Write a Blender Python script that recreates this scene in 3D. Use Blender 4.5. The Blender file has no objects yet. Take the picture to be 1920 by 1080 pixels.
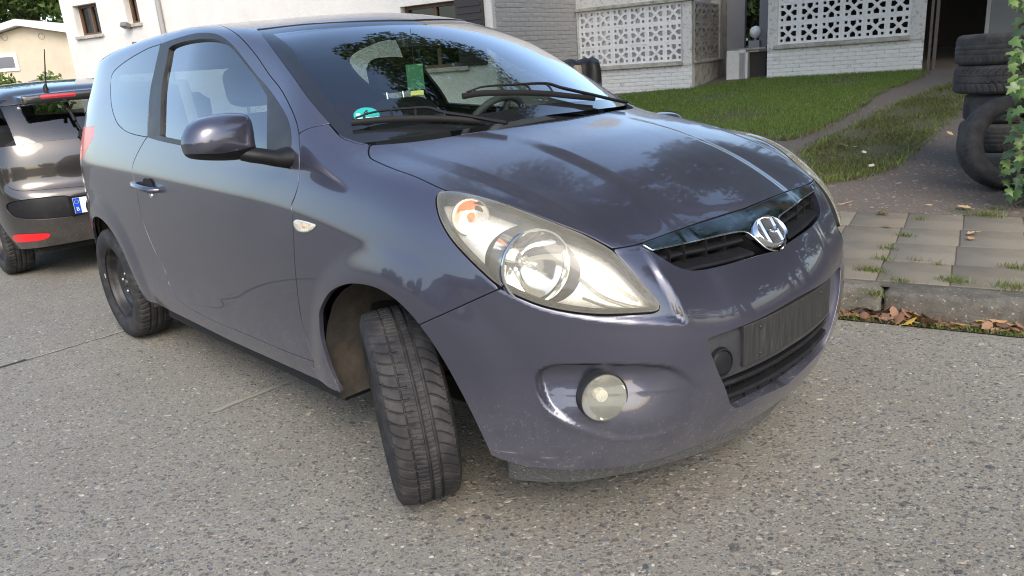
import bpy, bmesh, math, random
import numpy as np
from mathutils import Vector, Matrix

random.seed(7); RNG = np.random.default_rng(11)
SC = bpy.context.scene
R = math.radians
# ------------------------------------------------------------------ camera
CAM_F = 1405.315                       # focal length in pixels of the 1920 px wide photograph
CAM_C = np.array([1.70097889, -1.95535418, 1.26631202])
CAM_W = np.array([-0.6975374, 0.65669514, -0.28669333])   # viewing direction
CAM_R = np.array([0.69915056, 0.71138193, -0.07158385])   # right
CAM_U = np.array([-0.15693969, 0.25037421, 0.95534428])   # up
cam_data = bpy.data.cameras.new('camera'); cam = bpy.data.objects.new('camera', cam_data)
SC.collection.objects.link(cam); SC.camera = cam
cam_data.sensor_width = 36.0; cam_data.lens = CAM_F / 1920 * 36.0
cam_data.clip_start = 0.05; cam_data.clip_end = 2000
cam.matrix_world = Matrix((( CAM_R[0], CAM_U[0], -CAM_W[0], CAM_C[0]),
                           ( CAM_R[1], CAM_U[1], -CAM_W[1], CAM_C[1]),
                           ( CAM_R[2], CAM_U[2], -CAM_W[2], CAM_C[2]), (0, 0, 0, 1)))
# ------------------------------------------------------------------ sky, sun, exposure
SUN_EL, SUN_AZ = R(42), R(122)         # azimuth measured from +Y clockwise (towards +X)
world = bpy.data.worlds.new('World'); SC.world = world; world.use_nodes = True
wn = world.node_tree; wbg = wn.nodes['Background']
sky = wn.nodes.new('ShaderNodeTexSky'); sky.sky_type = 'NISHITA'; sky.sun_disc = False
sky.sun_elevation = SUN_EL; sky.sun_rotation = SUN_AZ
sky.air_density = 1.0; sky.dust_density = 2.5; sky.ozone_density = .8
wn.links.new(sky.outputs[0], wbg.inputs[0]); wbg.inputs[1].default_value = 0.15
sun_data = bpy.data.lights.new('sun', 'SUN'); sun = bpy.data.objects.new('sun', sun_data)
SC.collection.objects.link(sun); sun_data.energy = 0.5; sun_data.angle = R(32); sun_data.color = (1, .96, .90)
_d = Vector((math.sin(SUN_AZ) * math.cos(SUN_EL), math.cos(SUN_AZ) * math.cos(SUN_EL), math.sin(SUN_EL)))
sun.rotation_euler = _d.to_track_quat('Z', 'Y').to_euler()
SC.view_settings.view_transform = 'Standard'; SC.view_settings.look = 'None'
SC.view_settings.exposure = 1.42; SC.view_settings.gamma = 1.0
SC.view_settings.use_curve_mapping = False
SC.render.engine = 'CYCLES'; SC.cycles.max_bounces = 10; SC.cycles.transparent_max_bounces = 24
SC.cycles.filter_width = 1.1; SC.cycles.use_denoising = True; SC.cycles.denoising_prefilter = 'ACCURATE'
# ------------------------------------------------------------------ numeric helpers
def ray(px, py):
    d = CAM_W + CAM_R * (px - 960) / CAM_F - CAM_U * (py - 540) / CAM_F
    return d / np.linalg.norm(d)
def on_plane(px, py, axis, val):
    d = ray(px, py); return CAM_C + d * ((val - CAM_C[axis]) / d[axis])
def project(P):
    d = np.asarray(P) - CAM_C; z = d @ CAM_W
    return np.stack([960 + CAM_F * (d @ CAM_R) / z, 540 - CAM_F * (d @ CAM_U) / z], -1)
class Spline:                                             # natural cubic spline, linear outside
    def __init__(s, pts):
        p = np.array(sorted(pts), float); s.x, s.y = p[:, 0], p[:, 1]; n = len(p)
        h = np.diff(s.x); A = np.eye(n); b = np.zeros(n)
        for i in range(1, n - 1):
            A[i, i - 1:i + 2] = h[i - 1], 2 * (h[i - 1] + h[i]), h[i]
            b[i] = 6 * ((s.y[i + 1] - s.y[i]) / h[i] - (s.y[i] - s.y[i - 1]) / h[i - 1])
        s.m = np.linalg.solve(A, b)
        s.s0 = (s.y[1] - s.y[0]) / h[0] - h[0] * s.m[1] / 6
        s.s1 = (s.y[-1] - s.y[-2]) / h[-1] + h[-1] * s.m[-2] / 6
    def __call__(s, t):
        t = np.asarray(t, float); i = np.clip(np.searchsorted(s.x, t) - 1, 0, len(s.x) - 2)
        h = s.x[i + 1] - s.x[i]; a = (s.x[i + 1] - t) / h; b = 1 - a
        v = a * s.y[i] + b * s.y[i + 1] + ((a ** 3 - a) * s.m[i] + (b ** 3 - b) * s.m[i + 1]) * h * h / 6
        v = np.where(t < s.x[0], s.y[0] + (t - s.x[0]) * s.s0, v)
        return np.where(t > s.x[-1], s.y[-1] + (t - s.x[-1]) * s.s1, v)
def smax(a, b, k):
    h = np.maximum(k - np.abs(a - b), 0) / k
    return np.maximum(a, b) + h ** 3 * k / 6
def smin(a, b, k): return -smax(-a, -b, k)
def sstep(a, b, t):
    t = np.clip((t - a) / (b - a), 0, 1); return t * t * (3 - 2 * t)
# ------------------------------------------------------------------ body form of the hatchback (half, w = |y|)
S_PLAN = Spline([(-3.2, .60), (-3.05, .72), (-2.9, .785), (-2.7, .826), (-2.4, .842), (-1.9, .846), (-1.2, .8475), (-.4, .8475), (-.1, .8465), (.1, .842), (.25, .822), (.4, .775), (.6, .66), (.8, .5)])
S_SECT = Spline([(-.75, -.085), (-.66, -.045), (-.57, -.022), (-.48, -.010), (-.38, -.006), (-.25, -.001), (-.14, 0), (-.07, -.003), (-.025, -.0065), (0, -.0095), (.025, -.0155), (.06, -.0255), (.12, -.044), (.18, -.064), (.26, -.094), (.36, -.140), (.46, -.190), (.55, -.238), (.65, -.30)])
S_CREASE = Spline([(-3.1, .93), (-2.6, .93), (-1.7, .915), (-.9, .893), (-.4, .865), (0, .80), (.3, .74), (.5, .70)])
S_NOSE = Spline([(-.3, .775), (0, .802), (.3, .775), (.4, .752), (.5, .722), (.58, .678), (.66, .614), (.74, .512), (.82, .355), (.9, .12)])
S_NOSEZ = Spline([(.1, -.125), (.2, -.075), (.28, -.038), (.38, -.010), (.48, 0), (.56, -.006), (.64, -.026), (.70, -.050), (.76, -.082), (.82, -.135), (.9, -.24), (1.0, -.42)])
S_NOSEZ2 = Spline([(.1, -.06), (.3, 0), (.5, 0), (.62, -.010), (.7, -.04), (.78, -.09), (.86, -.16), (.95, -.26)])
S_HOOD = Spline([(-.6, 1.10), (-.3, 1.085), (-.10, 1.066), (.1, 1.030), (.3, .974), (.45, .918), (.56, .862), (.66, .800), (.75, .72)])
S_ROOF = Spline([(-3.3, 1.34), (-3.0, 1.42), (-2.7, 1.468), (-2.3, 1.505), (-1.9, 1.523), (-1.5, 1.526), (-1.1, 1.512), (-.8, 1.484), (-.5, 1.43)])
S_TAIL = Spline([(.2, -3.0), (.35, -3.08), (.5, -3.115), (.62, -3.12), (.75, -3.10), (.9, -3.07), (1.0, -3.05), (1.15, -2.99), (1.3, -2.90), (1.5, -2.76)])
def f_side(x, w, z):
    zc = S_CREASE(x)
    t = z - zc
    y = S_PLAN(x) + S_SECT(t) + .02 * sstep(.3, .55, t) - .05 * sstep(-1.5, -.7, x) * sstep(.18, .45, t)
    for cx, cz in ((0.0, .325), (-2.525, .315)):                     # flared arches
        d = np.hypot(x - cx, (z - cz))
        y = y + .016 * sstep(.50, .385, d) * sstep(.15, .3, z)
    # low swage along the door
    y = y + .007 * sstep(.47, .36, z - .02 * np.sin(x * 2)) * sstep(-.30, -.6, x) * sstep(-2.2, -1.8, x)
    return w - y
def f_top(x, w, z):
    nose = S_NOSE(w) + S_NOSEZ(z) * np.where(z > .45, 1 - .6 * sstep(.3, .6, w), 1 + .15 * sstep(.3, .6, w))
    fn = (x - nose) * .85
    hz = S_HOOD(x) - .088 * w ** 2 - .05 * np.maximum(w - .45, 0) ** 2 + .014 * np.exp(-((w - .72) / .12) ** 2 - ((x - .36) / .14) ** 2)
    hz = hz + .008 * (1 - sstep(.27, .33, w)) * sstep(-.05, .2, x) - .007 * sstep(.59 - .1 * np.clip(x, 0, 1), .645 - .1 * np.clip(x, 0, 1), w)
    fh = (z - hz) * .95
    hf = smax(fn, fh, .14)
    xx = x + .46 * w ** 2
    ws = (z - (1.064 + (-.095 - xx) * .572 + .05 * np.clip((-.095 - xx) / .7, 0, 1) * (1 - np.clip((-.095 - xx) / .7, 0, 1)))) * .868
    rf = z - (S_ROOF(x) - (.045 + .14 * sstep(-1.7, -.95, x)) * w ** 2 - .06 * np.maximum(w - .35, 0) ** 2)
    tl = (S_TAIL(z) + .22 * w ** 2 + .9 * np.maximum(w - .5, 0) ** 3 - x)
    gh = np.maximum(smax(smax(ws, rf, .16), tl * .95, .07), .955 - z)
    lowtail = tl
    return smin(smax(hf, lowtail, .08), gh, .10)
def F(x, y, z):
    w = np.abs(y)
    k = .10 + .02 * sstep(-.25, .15, x) - .03 * sstep(-.2, -.6, x) * sstep(1.1, 1.3, z)
    return smax(f_side(x, w, z), f_top(x, w, z), k)
def gradF(P, e=.003):
    x, y, z = P.T
    g = np.stack([F(x + e, y, z) - F(x - e, y, z), F(x, y + e, z) - F(x, y - e, z), F(x, y, z + e) - F(x, y, z - e)], 1) / (2 * e)
    return g
def hit(px, py, half=True, tmin=1.0, tmax=6.5):
    """first point of the body form along the ray through a pixel (near half only)"""
    d = ray(px, py); t = np.linspace(tmin, tmax, 2200); P = CAM_C + t[:, None] * d
    v = F(P[:, 0], P[:, 1], P[:, 2]); ok = (v < 0) & (P[:, 2] > .1)
    i = int(np.argmax(ok))
    if not ok[i]:
        i = int(np.argmin(np.where(P[:, 2] > .1, v, 9))); return P[i]
    a, b = t[i - 1], t[i]
    for _ in range(30):
        m = (a + b) / 2; q = CAM_C + m * d
        if F(q[0], q[1], q[2]) < 0: b = m
        else: a = m
    return CAM_C + b * d
def surface_net(F, lo, hi, h, grad, iters=4):
    """polygonise F = 0 (surface nets, evaluated only near the surface), vertices pushed exactly onto it"""
    c = 4
    n = [int(math.ceil((hi[a] - lo[a]) / (h * c))) for a in range(3)]
    cx = [lo[a] + np.arange(n[a] + 1) * h * c for a in range(3)]
    X = np.meshgrid(*cx, indexing='ij'); GC = F(*[q.ravel() for q in X]).reshape(X[0].shape)
    mn = np.full(n, 9.0); 
    for i in (0, 1):
        for j in (0, 1):
            for k in (0, 1):
                mn = np.minimum(mn, np.abs(GC[i:n[0] + i, j:n[1] + j, k:n[2] + k]))
    near = mn < h * c * 1.7
    nf = [q * c + 1 for q in n]
    xs, ys, zs = [lo[a] + np.arange(nf[a]) * h for a in range(3)]
    need = np.zeros(nf, bool); base = np.repeat(np.repeat(np.repeat(near, c, 0), c, 1), c, 2)
    for i in (0, 1):
        for j in (0, 1):
            for k in (0, 1):
                need[i:nf[0] - 1 + i, j:nf[1] - 1 + j, k:nf[2] - 1 + k] |= base
    G = np.repeat(np.repeat(np.repeat(GC, c, 0), c, 1), c, 2)[:nf[0], :nf[1], :nf[2]].copy()
    I = np.argwhere(need)
    G[need] = F(xs[I[:, 0]], ys[I[:, 1]], zs[I[:, 2]])
    S = G < 0
    nx, ny, nz = S.shape
    corners = [(i, j, k) for i in (0, 1) for j in (0, 1) for k in (0, 1)]
    def sub(A, c): return A[c[0]:nx - 1 + c[0], c[1]:ny - 1 + c[1], c[2]:nz - 1 + c[2]]
    cntS = sum(sub(S, c).astype(np.int8) for c in corners)
    act = (cntS > 0) & (cntS < 8)
    I = np.argwhere(act); idx = -np.ones(act.shape, np.int64); idx[act] = np.arange(len(I))
    acc = np.zeros((len(I), 3)); cnt = np.zeros(len(I))
    for a in corners:
        for ax in range(3):
            if a[ax] == 0:
                b = list(a); b[ax] = 1
                ga = G[I[:, 0] + a[0], I[:, 1] + a[1], I[:, 2] + a[2]]; gb = G[I[:, 0] + b[0], I[:, 1] + b[1], I[:, 2] + b[2]]
                cr = (ga < 0) != (gb < 0); t = np.where(cr, ga / np.where(cr, ga - gb, 1), 0)
                for q in range(3): acc[:, q] += np.where(cr, a[q] + (t if q == ax else 0), 0)
                cnt += cr
    V = (acc / cnt[:, None] + I) * h + np.array([xs[0], ys[0], zs[0]])
    Q = []
    for ax in range(3):
        o = [0, 0, 0]; o[ax] = 1
        A = S[:nx - o[0], :ny - o[1], :nz - o[2]]; B = S[o[0]:, o[1]:, o[2]:]
        e = np.argwhere(A != B); s = A[e[:, 0], e[:, 1], e[:, 2]]
        u, v = [(1, 2), (2, 0), (0, 1)][ax]
        ok = (e[:, u] > 0) & (e[:, v] > 0) & (e[:, u] < act.shape[u]) & (e[:, v] < act.shape[v])
        e, s = e[ok], s[ok]
        def cell(du, dv):
            q = e.copy(); q[:, u] -= du; q[:, v] -= dv; return idx[q[:, 0], q[:, 1], q[:, 2]]
        q = np.stack([cell(1, 1), cell(0, 1), cell(0, 0), cell(1, 0)], 1)
        q = np.where(s[:, None], q, q[:, ::-1]); Q.append(q[(q >= 0).all(1)])
    Q = np.concatenate(Q)
    for _ in range(iters):
        g = grad(V); V = V - np.clip(F(*V.T) / np.maximum((g * g).sum(1), .2), -.01, .01)[:, None] * g
    g = grad(V); N = g / np.linalg.norm(g, axis=1)[:, None]
    T = np.concatenate([Q[:, [0, 1, 2]], Q[:, [0, 2, 3]]])
    return V, N, T
# ------------------------------------------------------------------ mesh tools
COL = SC.collection
class Me:                                                 # plain triangle mesh with vertex normals
    def __init__(s, V, N, T): s.V, s.N, s.T = V, N, T
    def compact(s):
        u, inv = np.unique(s.T, return_inverse=True)
        return Me(s.V[u], s.N[u], inv.reshape(-1, 3))
def split(m, f):
    """cut along f = 0 -> (part with f < 0, part with f > 0)"""
    f = np.where(np.abs(f) < 2e-4, np.where(f < 0, -2e-4, 2e-4), f)
    neg = f < 0; T = m.T; c = neg[T].sum(1)
    A, B = [T[c == 3]], [T[c == 0]]
    mix = T[(c == 1) | (c == 2)]
    if len(mix) == 0: return Me(m.V, m.N, A[0]).compact() if len(A[0]) else None, Me(m.V, m.N, B[0]).compact() if len(B[0]) else None
    lone_neg = neg[mix].sum(1) == 1
    is_l = neg[mix] == lone_neg[:, None]; k = is_l.argmax(1); r = np.arange(len(mix))
    a, b, d = mix[r, k], mix[r, (k + 1) % 3], mix[r, (k + 2) % 3]
    E = np.concatenate([np.stack([a, b], 1), np.stack([a, d], 1)]); E.sort(1)
    u, inv = np.unique(E, axis=0, return_inverse=True); inv = inv.ravel()
    t = (f[u[:, 0]] / (f[u[:, 0]] - f[u[:, 1]]))[:, None]
    V = np.concatenate([m.V, m.V[u[:, 0]] * (1 - t) + m.V[u[:, 1]] * t])
    nn = m.N[u[:, 0]] * (1 - t) + m.N[u[:, 1]] * t; nn /= np.linalg.norm(nn, axis=1)[:, None] + 1e-12
    N = np.concatenate([m.N, nn]); n0 = len(m.V)
    p, q = n0 + inv[:len(mix)], n0 + inv[len(mix):]
    t1 = np.stack([a, p, q], 1); t2 = np.concatenate([np.stack([p, b, d], 1), np.stack([p, d, q], 1)])
    l2 = np.concatenate([lone_neg, lone_neg])
    A += [t1[lone_neg], t2[~l2]]; B += [t1[~lone_neg], t2[l2]]
    A, B = np.concatenate(A), np.concatenate(B)
    return (Me(V, N, A).compact() if len(A) else None), (Me(V, N, B).compact() if len(B) else None)
def cut_in(m, f): return split(m, f)[0]
def cut_out(m, f): return split(m, f)[1]
def smooth_line(pts, step=3.0, closed=False):
    """Catmull-Rom through pixel points; a third element 1 marks a corner"""
    P = [np.array(p[:2], float) for p in pts]; C = [len(p) > 2 for p in pts]; n = len(P); out = []
    for i in range(n if closed else n - 1):
        p1, p2 = P[i], P[(i + 1) % n]
        p0 = P[i - 1] if (i > 0 or closed) and not C[i] else p1 - (p2 - p1)
        p3 = P[(i + 2) % n] if (i + 2 < n or closed) and not C[(i + 1) % n] else p2 + (p2 - p1)
        L = np.linalg.norm(p2 - p1); k = max(2, int(L / step))
        def mlim(v):
            l = np.linalg.norm(v); return v * min(1, 1.3 * L / (l + 1e-9))
        m1, m2 = mlim((p2 - p0) / 2), mlim((p3 - p1) / 2)
        for t in np.arange(k) / k:
            out.append((2 * t ** 3 - 3 * t ** 2 + 1) * p1 + (t ** 3 - 2 * t ** 2 + t) * m1 + (-2 * t ** 3 + 3 * t ** 2) * p2 + (t ** 3 - t ** 2) * m2)
    if not closed: out.append(P[-1])
    return np.array(out)
def hits(F, px, tmin=1.0, tmax=7.5, n=700, zmin=.1):
    px = np.asarray(px, float)
    D = CAM_W + np.outer((px[:, 0] - 960) / CAM_F, CAM_R) - np.outer((px[:, 1] - 540) / CAM_F, CAM_U)
    D /= np.linalg.norm(D, axis=1)[:, None]
    t = np.linspace(tmin, tmax, n); P = CAM_C + D[:, None, :] * t[None, :, None]
    v = F(*P.reshape(-1, 3).T).reshape(len(px), n); v = np.where(P[..., 2] > zmin, v, 9)
    ok = v < 0; i = ok.argmax(1); anyhit = ok.any(1); r = np.arange(len(px))
    i = np.where(anyhit, np.maximum(i, 1), np.maximum(v.argmin(1), 1))
    a, b = t[i - 1].copy(), t[i].copy()
    for _ in range(26):
        m = (a + b) / 2; q = CAM_C + D * m[:, None]; ins = F(*q.T) < 0
        b = np.where(ins & anyhit, m, b); a = np.where(ins | ~anyhit, a, m)
    return CAM_C + D * b[:, None]
def in_poly(P, poly):
    x, y = P[:, 0], P[:, 1]; r = np.zeros(len(P), bool)
    a = poly; b = np.roll(poly, -1, 0)
    for (x0, y0), (x1, y1) in zip(a, b):
        if y0 == y1: continue
        c = ((y0 > y) != (y1 > y)) & (x < (x1 - x0) * (y - y0) / (y1 - y0) + x0); r ^= c
    return r
def seg_dist(P, A, B):
    d = np.full(len(P), 9.0); AB = B - A; L = (AB * AB).sum(1) + 1e-12
    for s in range(0, len(P), 4000):
        q = P[s:s + 4000, None, :] - A[None]
        t = np.clip((q * AB[None]).sum(2) / L, 0, 1); d[s:s + 4000] = np.linalg.norm(q - t[..., None] * AB[None], axis=2).min(1)
    return d
class Region:
    """an area of a body surface, outlined as seen by the camera and carried onto the surface: signed distance in metres, < 0 inside"""
    def __init__(s, F, pts, step=3.0, closed=True):
        s.px = smooth_line(pts, step, closed); s.P = hits(F, s.px); s.A = s.P
        s.B = np.roll(s.P, -1, 0)
        if not closed: s.A, s.B = s.P[:-1], s.P[1:]
        # silhouette jumps are not edges
        j = np.linalg.norm(s.A - s.B, axis=1) < .25; s.A, s.B = s.A[j], s.B[j]
    def __call__(s, V, N=None, band=.12):
        px = project(V); f = np.where(in_poly(px, s.px), -1.0, 1.0)
        lo, hi = s.P.min(0) - band, s.P.max(0) + band
        c = ((V > lo) & (V < hi)).all(1)
        if N is not None:
            back = ((CAM_C - V) * N).sum(1) < -.05; f[back] = 1.0; c &= ~back
        if c.any(): f[c] *= np.minimum(seg_dist(V[c], s.A, s.B), 1.0)
        return f
def boundary(m, skip=None):
    """directed boundary edges of a triangle mesh"""
    T = m.T; E = np.concatenate([T[:, [0, 1]], T[:, [1, 2]], T[:, [2, 0]]])
    n = len(m.V); key = E[:, 0] * n + E[:, 1]; rev = E[:, 1] * n + E[:, 0]
    b = E[~np.isin(key, rev)]
    if skip is not None: b = b[~skip(m.V[b].mean(1))]
    return b
def flange(m, depth=.014, rnd=.0016, skip=lambda c: np.abs(c[:, 1]) < 1e-3):
    """turn the free edges inward with a small radius, so panels have thickness and real gaps"""
    b = boundary(m, skip)
    if len(b) == 0: return m
    n = len(m.V); out = np.zeros((n, 3)); tv = m.V[b[:, 1]] - m.V[b[:, 0]]
    tv /= np.linalg.norm(tv, axis=1)[:, None] + 1e-12
    o = np.cross(tv, m.N[b[:, 0]]); np.add.at(out, b[:, 0], o); np.add.at(out, b[:, 1], o)
    ids = np.unique(b); o = out[ids]; o /= np.linalg.norm(o, axis=1)[:, None] + 1e-9
    N0 = m.N[ids]; V0 = m.V[ids]; k = len(ids); remap = -np.ones(n, int); remap[ids] = np.arange(k)
    rings = [(V0, N0), (V0 + o * rnd * .7 - N0 * rnd * .3, (N0 + o) * .7071), (V0 + o * rnd - N0 * rnd, o), (V0 + o * rnd - N0 * depth, o)]
    V, N, T = [m.V], [m.N], [m.T]; base = n
    starts = []
    for q, (v, nn) in enumerate(rings):
        if q == 0: starts.append(None); continue
        V.append(v); N.append(nn); starts.append(base); base += k
    e0, e1 = remap[b[:, 0]], remap[b[:, 1]]
    for q in range(1, 4):
        if q == 1: p0, p1 = b[:, 0], b[:, 1]
        else: p0, p1 = starts[q - 1] + e0, starts[q - 1] + e1
        r0, r1 = starts[q] + e0, starts[q] + e1
        T += [np.stack([p1, p0, r0], 1), np.stack([p1, r0, r1], 1)]
    return Me(np.concatenate(V), np.concatenate(N), np.concatenate(T))
def mirror(m): return Me(m.V * [1, -1, 1], m.N * [1, -1, 1], m.T[:, ::-1])
def join(*ms):
    ms = [q for q in ms if q is not None]; V, N, T, k = [], [], [], 0
    for q in ms: V.append(q.V); N.append(q.N); T.append(q.T + k); k += len(q.V)
    return Me(np.concatenate(V), np.concatenate(N), np.concatenate(T))
def offset(m, d): return Me(m.V + m.N * d, m.N, m.T)
def flip(m): return Me(m.V, -m.N, m.T[:, ::-1])
def mesh_normals(V, T):
    n = np.cross(V[T[:, 1]] - V[T[:, 0]], V[T[:, 2]] - V[T[:, 0]]); N = np.zeros_like(V)
    for k in range(3): np.add.at(N, T[:, k], n)
    return N / (np.linalg.norm(N, axis=1)[:, None] + 1e-12)
def to_mesh(name, V, T, mat, N=None, smooth=True, col=None):
    V = np.asarray(V, float); me = bpy.data.meshes.new(name)
    if isinstance(T, np.ndarray) and T.ndim == 2:
        k = T.shape[1]; me.vertices.add(len(V)); me.vertices.foreach_set('co', V.astype(np.float32).ravel())
        me.loops.add(T.size); me.loops.foreach_set('vertex_index', T.astype(np.int32).ravel())
        me.polygons.add(len(T)); me.polygons.foreach_set('loop_start', np.arange(0, T.size, k, dtype=np.int32))
        me.update(calc_edges=True); me.validate()
    else: me.from_pydata(V.tolist(), [], [list(map(int, f)) for f in T])
    if smooth: me.shade_smooth()
    else: me.shade_flat()
    if N is not None and len(N) == len(me.vertices): me.normals_split_custom_set_from_vertices(np.asarray(N).tolist())
    if col is not None:
        a = me.color_attributes.new('Col', 'FLOAT_COLOR', 'POINT'); a.data.foreach_set('color', np.c_[col, np.ones(len(col))].astype(np.float32).ravel())
    if mat is not None: me.materials.append(mat)
    return me
ORIG = {}                                                  # origin that a thing's parts are modelled about
def obj(name, me, parent=None, loc=None, label=None, cat=None, group=None, kind=None):
    o = bpy.data.objects.new(name, me); COL.objects.link(o)
    if parent is not None:
        o.parent = parent; o.location = loc if loc is not None else -Vector(ORIG.get(parent.name, (0, 0, 0)))
    elif loc is not None: o.location = loc
    if label: o['label'] = label
    if cat: o['category'] = cat
    if group: o['group'] = group
    if kind: o['kind'] = kind
    return o
def part(name, m, mat, parent, label=None):
    return obj(name, to_mesh(name, m.V, m.T, mat, m.N), parent, label=label)
def empty(name, loc, label=None, cat=None, group=None, rz=0):
    o = bpy.data.objects.new(name, None); COL.objects.link(o); o.location = loc; o.rotation_euler.z = rz
    o.empty_display_size = .2; ORIG[o.name] = tuple(loc)
    if label: o['label'] = label
    if cat: o['category'] = cat
    if group: o['group'] = group
    return o
class MB:                                                 # collects boxes, bars, tubes, lathes into one mesh
    def __init__(s): s.V, s.F = [], []
    def add(s, V, F):
        k = len(s.V); s.V += [tuple(map(float, v)) for v in V]; s.F += [tuple(i + k for i in f) for f in F]; return s
    def box(s, lo, hi, M=None, bev=0.0):
        x0, y0, z0 = lo; x1, y1, z1 = hi
        if bev <= 0:
            V = [(x0, y0, z0), (x1, y0, z0), (x1, y1, z0), (x0, y1, z0), (x0, y0, z1), (x1, y0, z1), (x1, y1, z1), (x0, y1, z1)]
            Fc = [(0, 3, 2, 1), (4, 5, 6, 7), (0, 1, 5, 4), (1, 2, 6, 5), (2, 3, 7, 6), (3, 0, 4, 7)]
        else:
            b = bev; V = []; 
            for z, i in ((z0, b), (z0 + b, 0), (z1 - b, 0), (z1, b)):
                c = b * .6
                V += [(x0 + i + c, y0 + i, z), (x1 - i - c, y0 + i, z), (x1 - i, y0 + i + c, z), (x1 - i, y1 - i - c, z), (x1 - i - c, y1 - i, z), (x0 + i + c, y1 - i, z), (x0 + i, y1 - i - c, z), (x0 + i, y0 + i + c, z)]
            Fc = [tuple(range(7, -1, -1)), tuple(range(24, 32))]
            for q in range(3):
                for j in range(8): Fc.append((q * 8 + j, q * 8 + (j + 1) % 8, q * 8 + 8 + (j + 1) % 8, q * 8 + 8 + j))
        if M is not None: V = [tuple(M @ Vector(v)) for v in V]
        return s.add(V, Fc)
    def tube(s, pts, r, n=8, cap=True, closed=False, flat=1.0, up=None):
        P = [np.array(p, float) for p in pts]; k = len(P); rr = r if hasattr(r, '__len__') else [r] * k
        V = []; u0 = None
        for i, p in enumerate(P):
            if closed: t = P[(i + 1) % k] - P[i - 1]
            else: t = P[min(i + 1, k - 1)] - P[max(i - 1, 0)]
            t = t / (np.linalg.norm(t) + 1e-12)
            if up is not None: u = np.array(up, float)
            elif u0 is None: u = np.array([0, 0, 1.0]) if abs(t[2]) < .9 else np.array([1.0, 0, 0])
            else: u = u0
            u = u - t * (u @ t); u /= np.linalg.norm(u) + 1e-12; u0 = u; v = np.cross(t, u)
            for j in range(n):
                a = 2 * math.pi * j / n; V.append(p + rr[i] * (math.cos(a) * u * flat + math.sin(a) * v))
        Fc = []
        for i in range(k if closed else k - 1):
            for j in range(n):
                a, b = i * n, ((i + 1) % k) * n; Fc.append((a + j, b + j, b + (j + 1) % n, a + (j + 1) % n)[::-1])
        if cap and not closed: Fc += [tuple(range(n)), tuple(range((k - 1) * n, k * n))[::-1]]
        return s.add(V, Fc)
    def lathe(s, prof, n=32, M=None, close=False):
        """profile of (radius, height along local y) turned round the local y axis"""
        V = []; k = len(prof)
        for j in range(n):
            a = 2 * math.pi * j / n
            for r_, h_ in prof: V.append((r_ * math.cos(a), h_, r_ * math.sin(a)))
        Fc = []
        for j in range(n):
            for i in range(k - (0 if close else 1)):
                a, b = j * k, ((j + 1) % n) * k; i2 = (i + 1) % k; Fc.append((a + i, a + i2, b + i2, b + i))
        if M is not None: V = [tuple(M @ Vector(v)) for v in V]
        return s.add(V, Fc)
    def grid(s, P):
        """P[i][j] points"""
        a, b = len(P), len(P[0]); V = [p for r_ in P for p in r_]
        return s.add(V, [(i * b + j, i * b + j + 1, (i + 1) * b + j + 1, (i + 1) * b + j) for i in range(a - 1) for j in range(b - 1)])
    def prism(s, pts, depth, M=None, axis=2):
        """closed 2-D outline (counter-clockwise), extruded along the third axis"""
        n = len(pts); V = []
        for d in (0, depth):
            for p in pts:
                v = [p[0], p[1]]; v.insert(axis, d); V.append(tuple(v))
        if M is not None: V = [tuple(M @ Vector(v)) for v in V]
        Fc = [tuple(range(n))[::-1], tuple(range(n, 2 * n))] + [(i, (i + 1) % n, n + (i + 1) % n, n + i) for i in range(n)]
        return s.add(V, Fc)
    def mesh(s, name, mat, smooth=False, fix=True):
        me = bpy.data.meshes.new(name); me.from_pydata(s.V, [], s.F)
        if fix:
            bm = bmesh.new(); bm.from_mesh(me); bmesh.ops.recalc_face_normals(bm, faces=bm.faces); bm.to_mesh(me); bm.free()
        if smooth is True: me.shade_smooth()
        elif smooth:
            me.shade_smooth(); me.set_sharp_from_angle(angle=smooth)
        if mat is not None: me.materials.append(mat)
        return me
    def build(s, name, mat, parent=None, smooth=False, loc=None, fix=True, **kw):
        return obj(name, s.mesh(name, mat, smooth, fix), parent, loc, **kw)
def copy_tree(o, parent=None):
    c = o.copy(); COL.objects.link(c); c.parent = parent
    for ch in list(o.children): copy_tree(ch, c)
    return c
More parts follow.
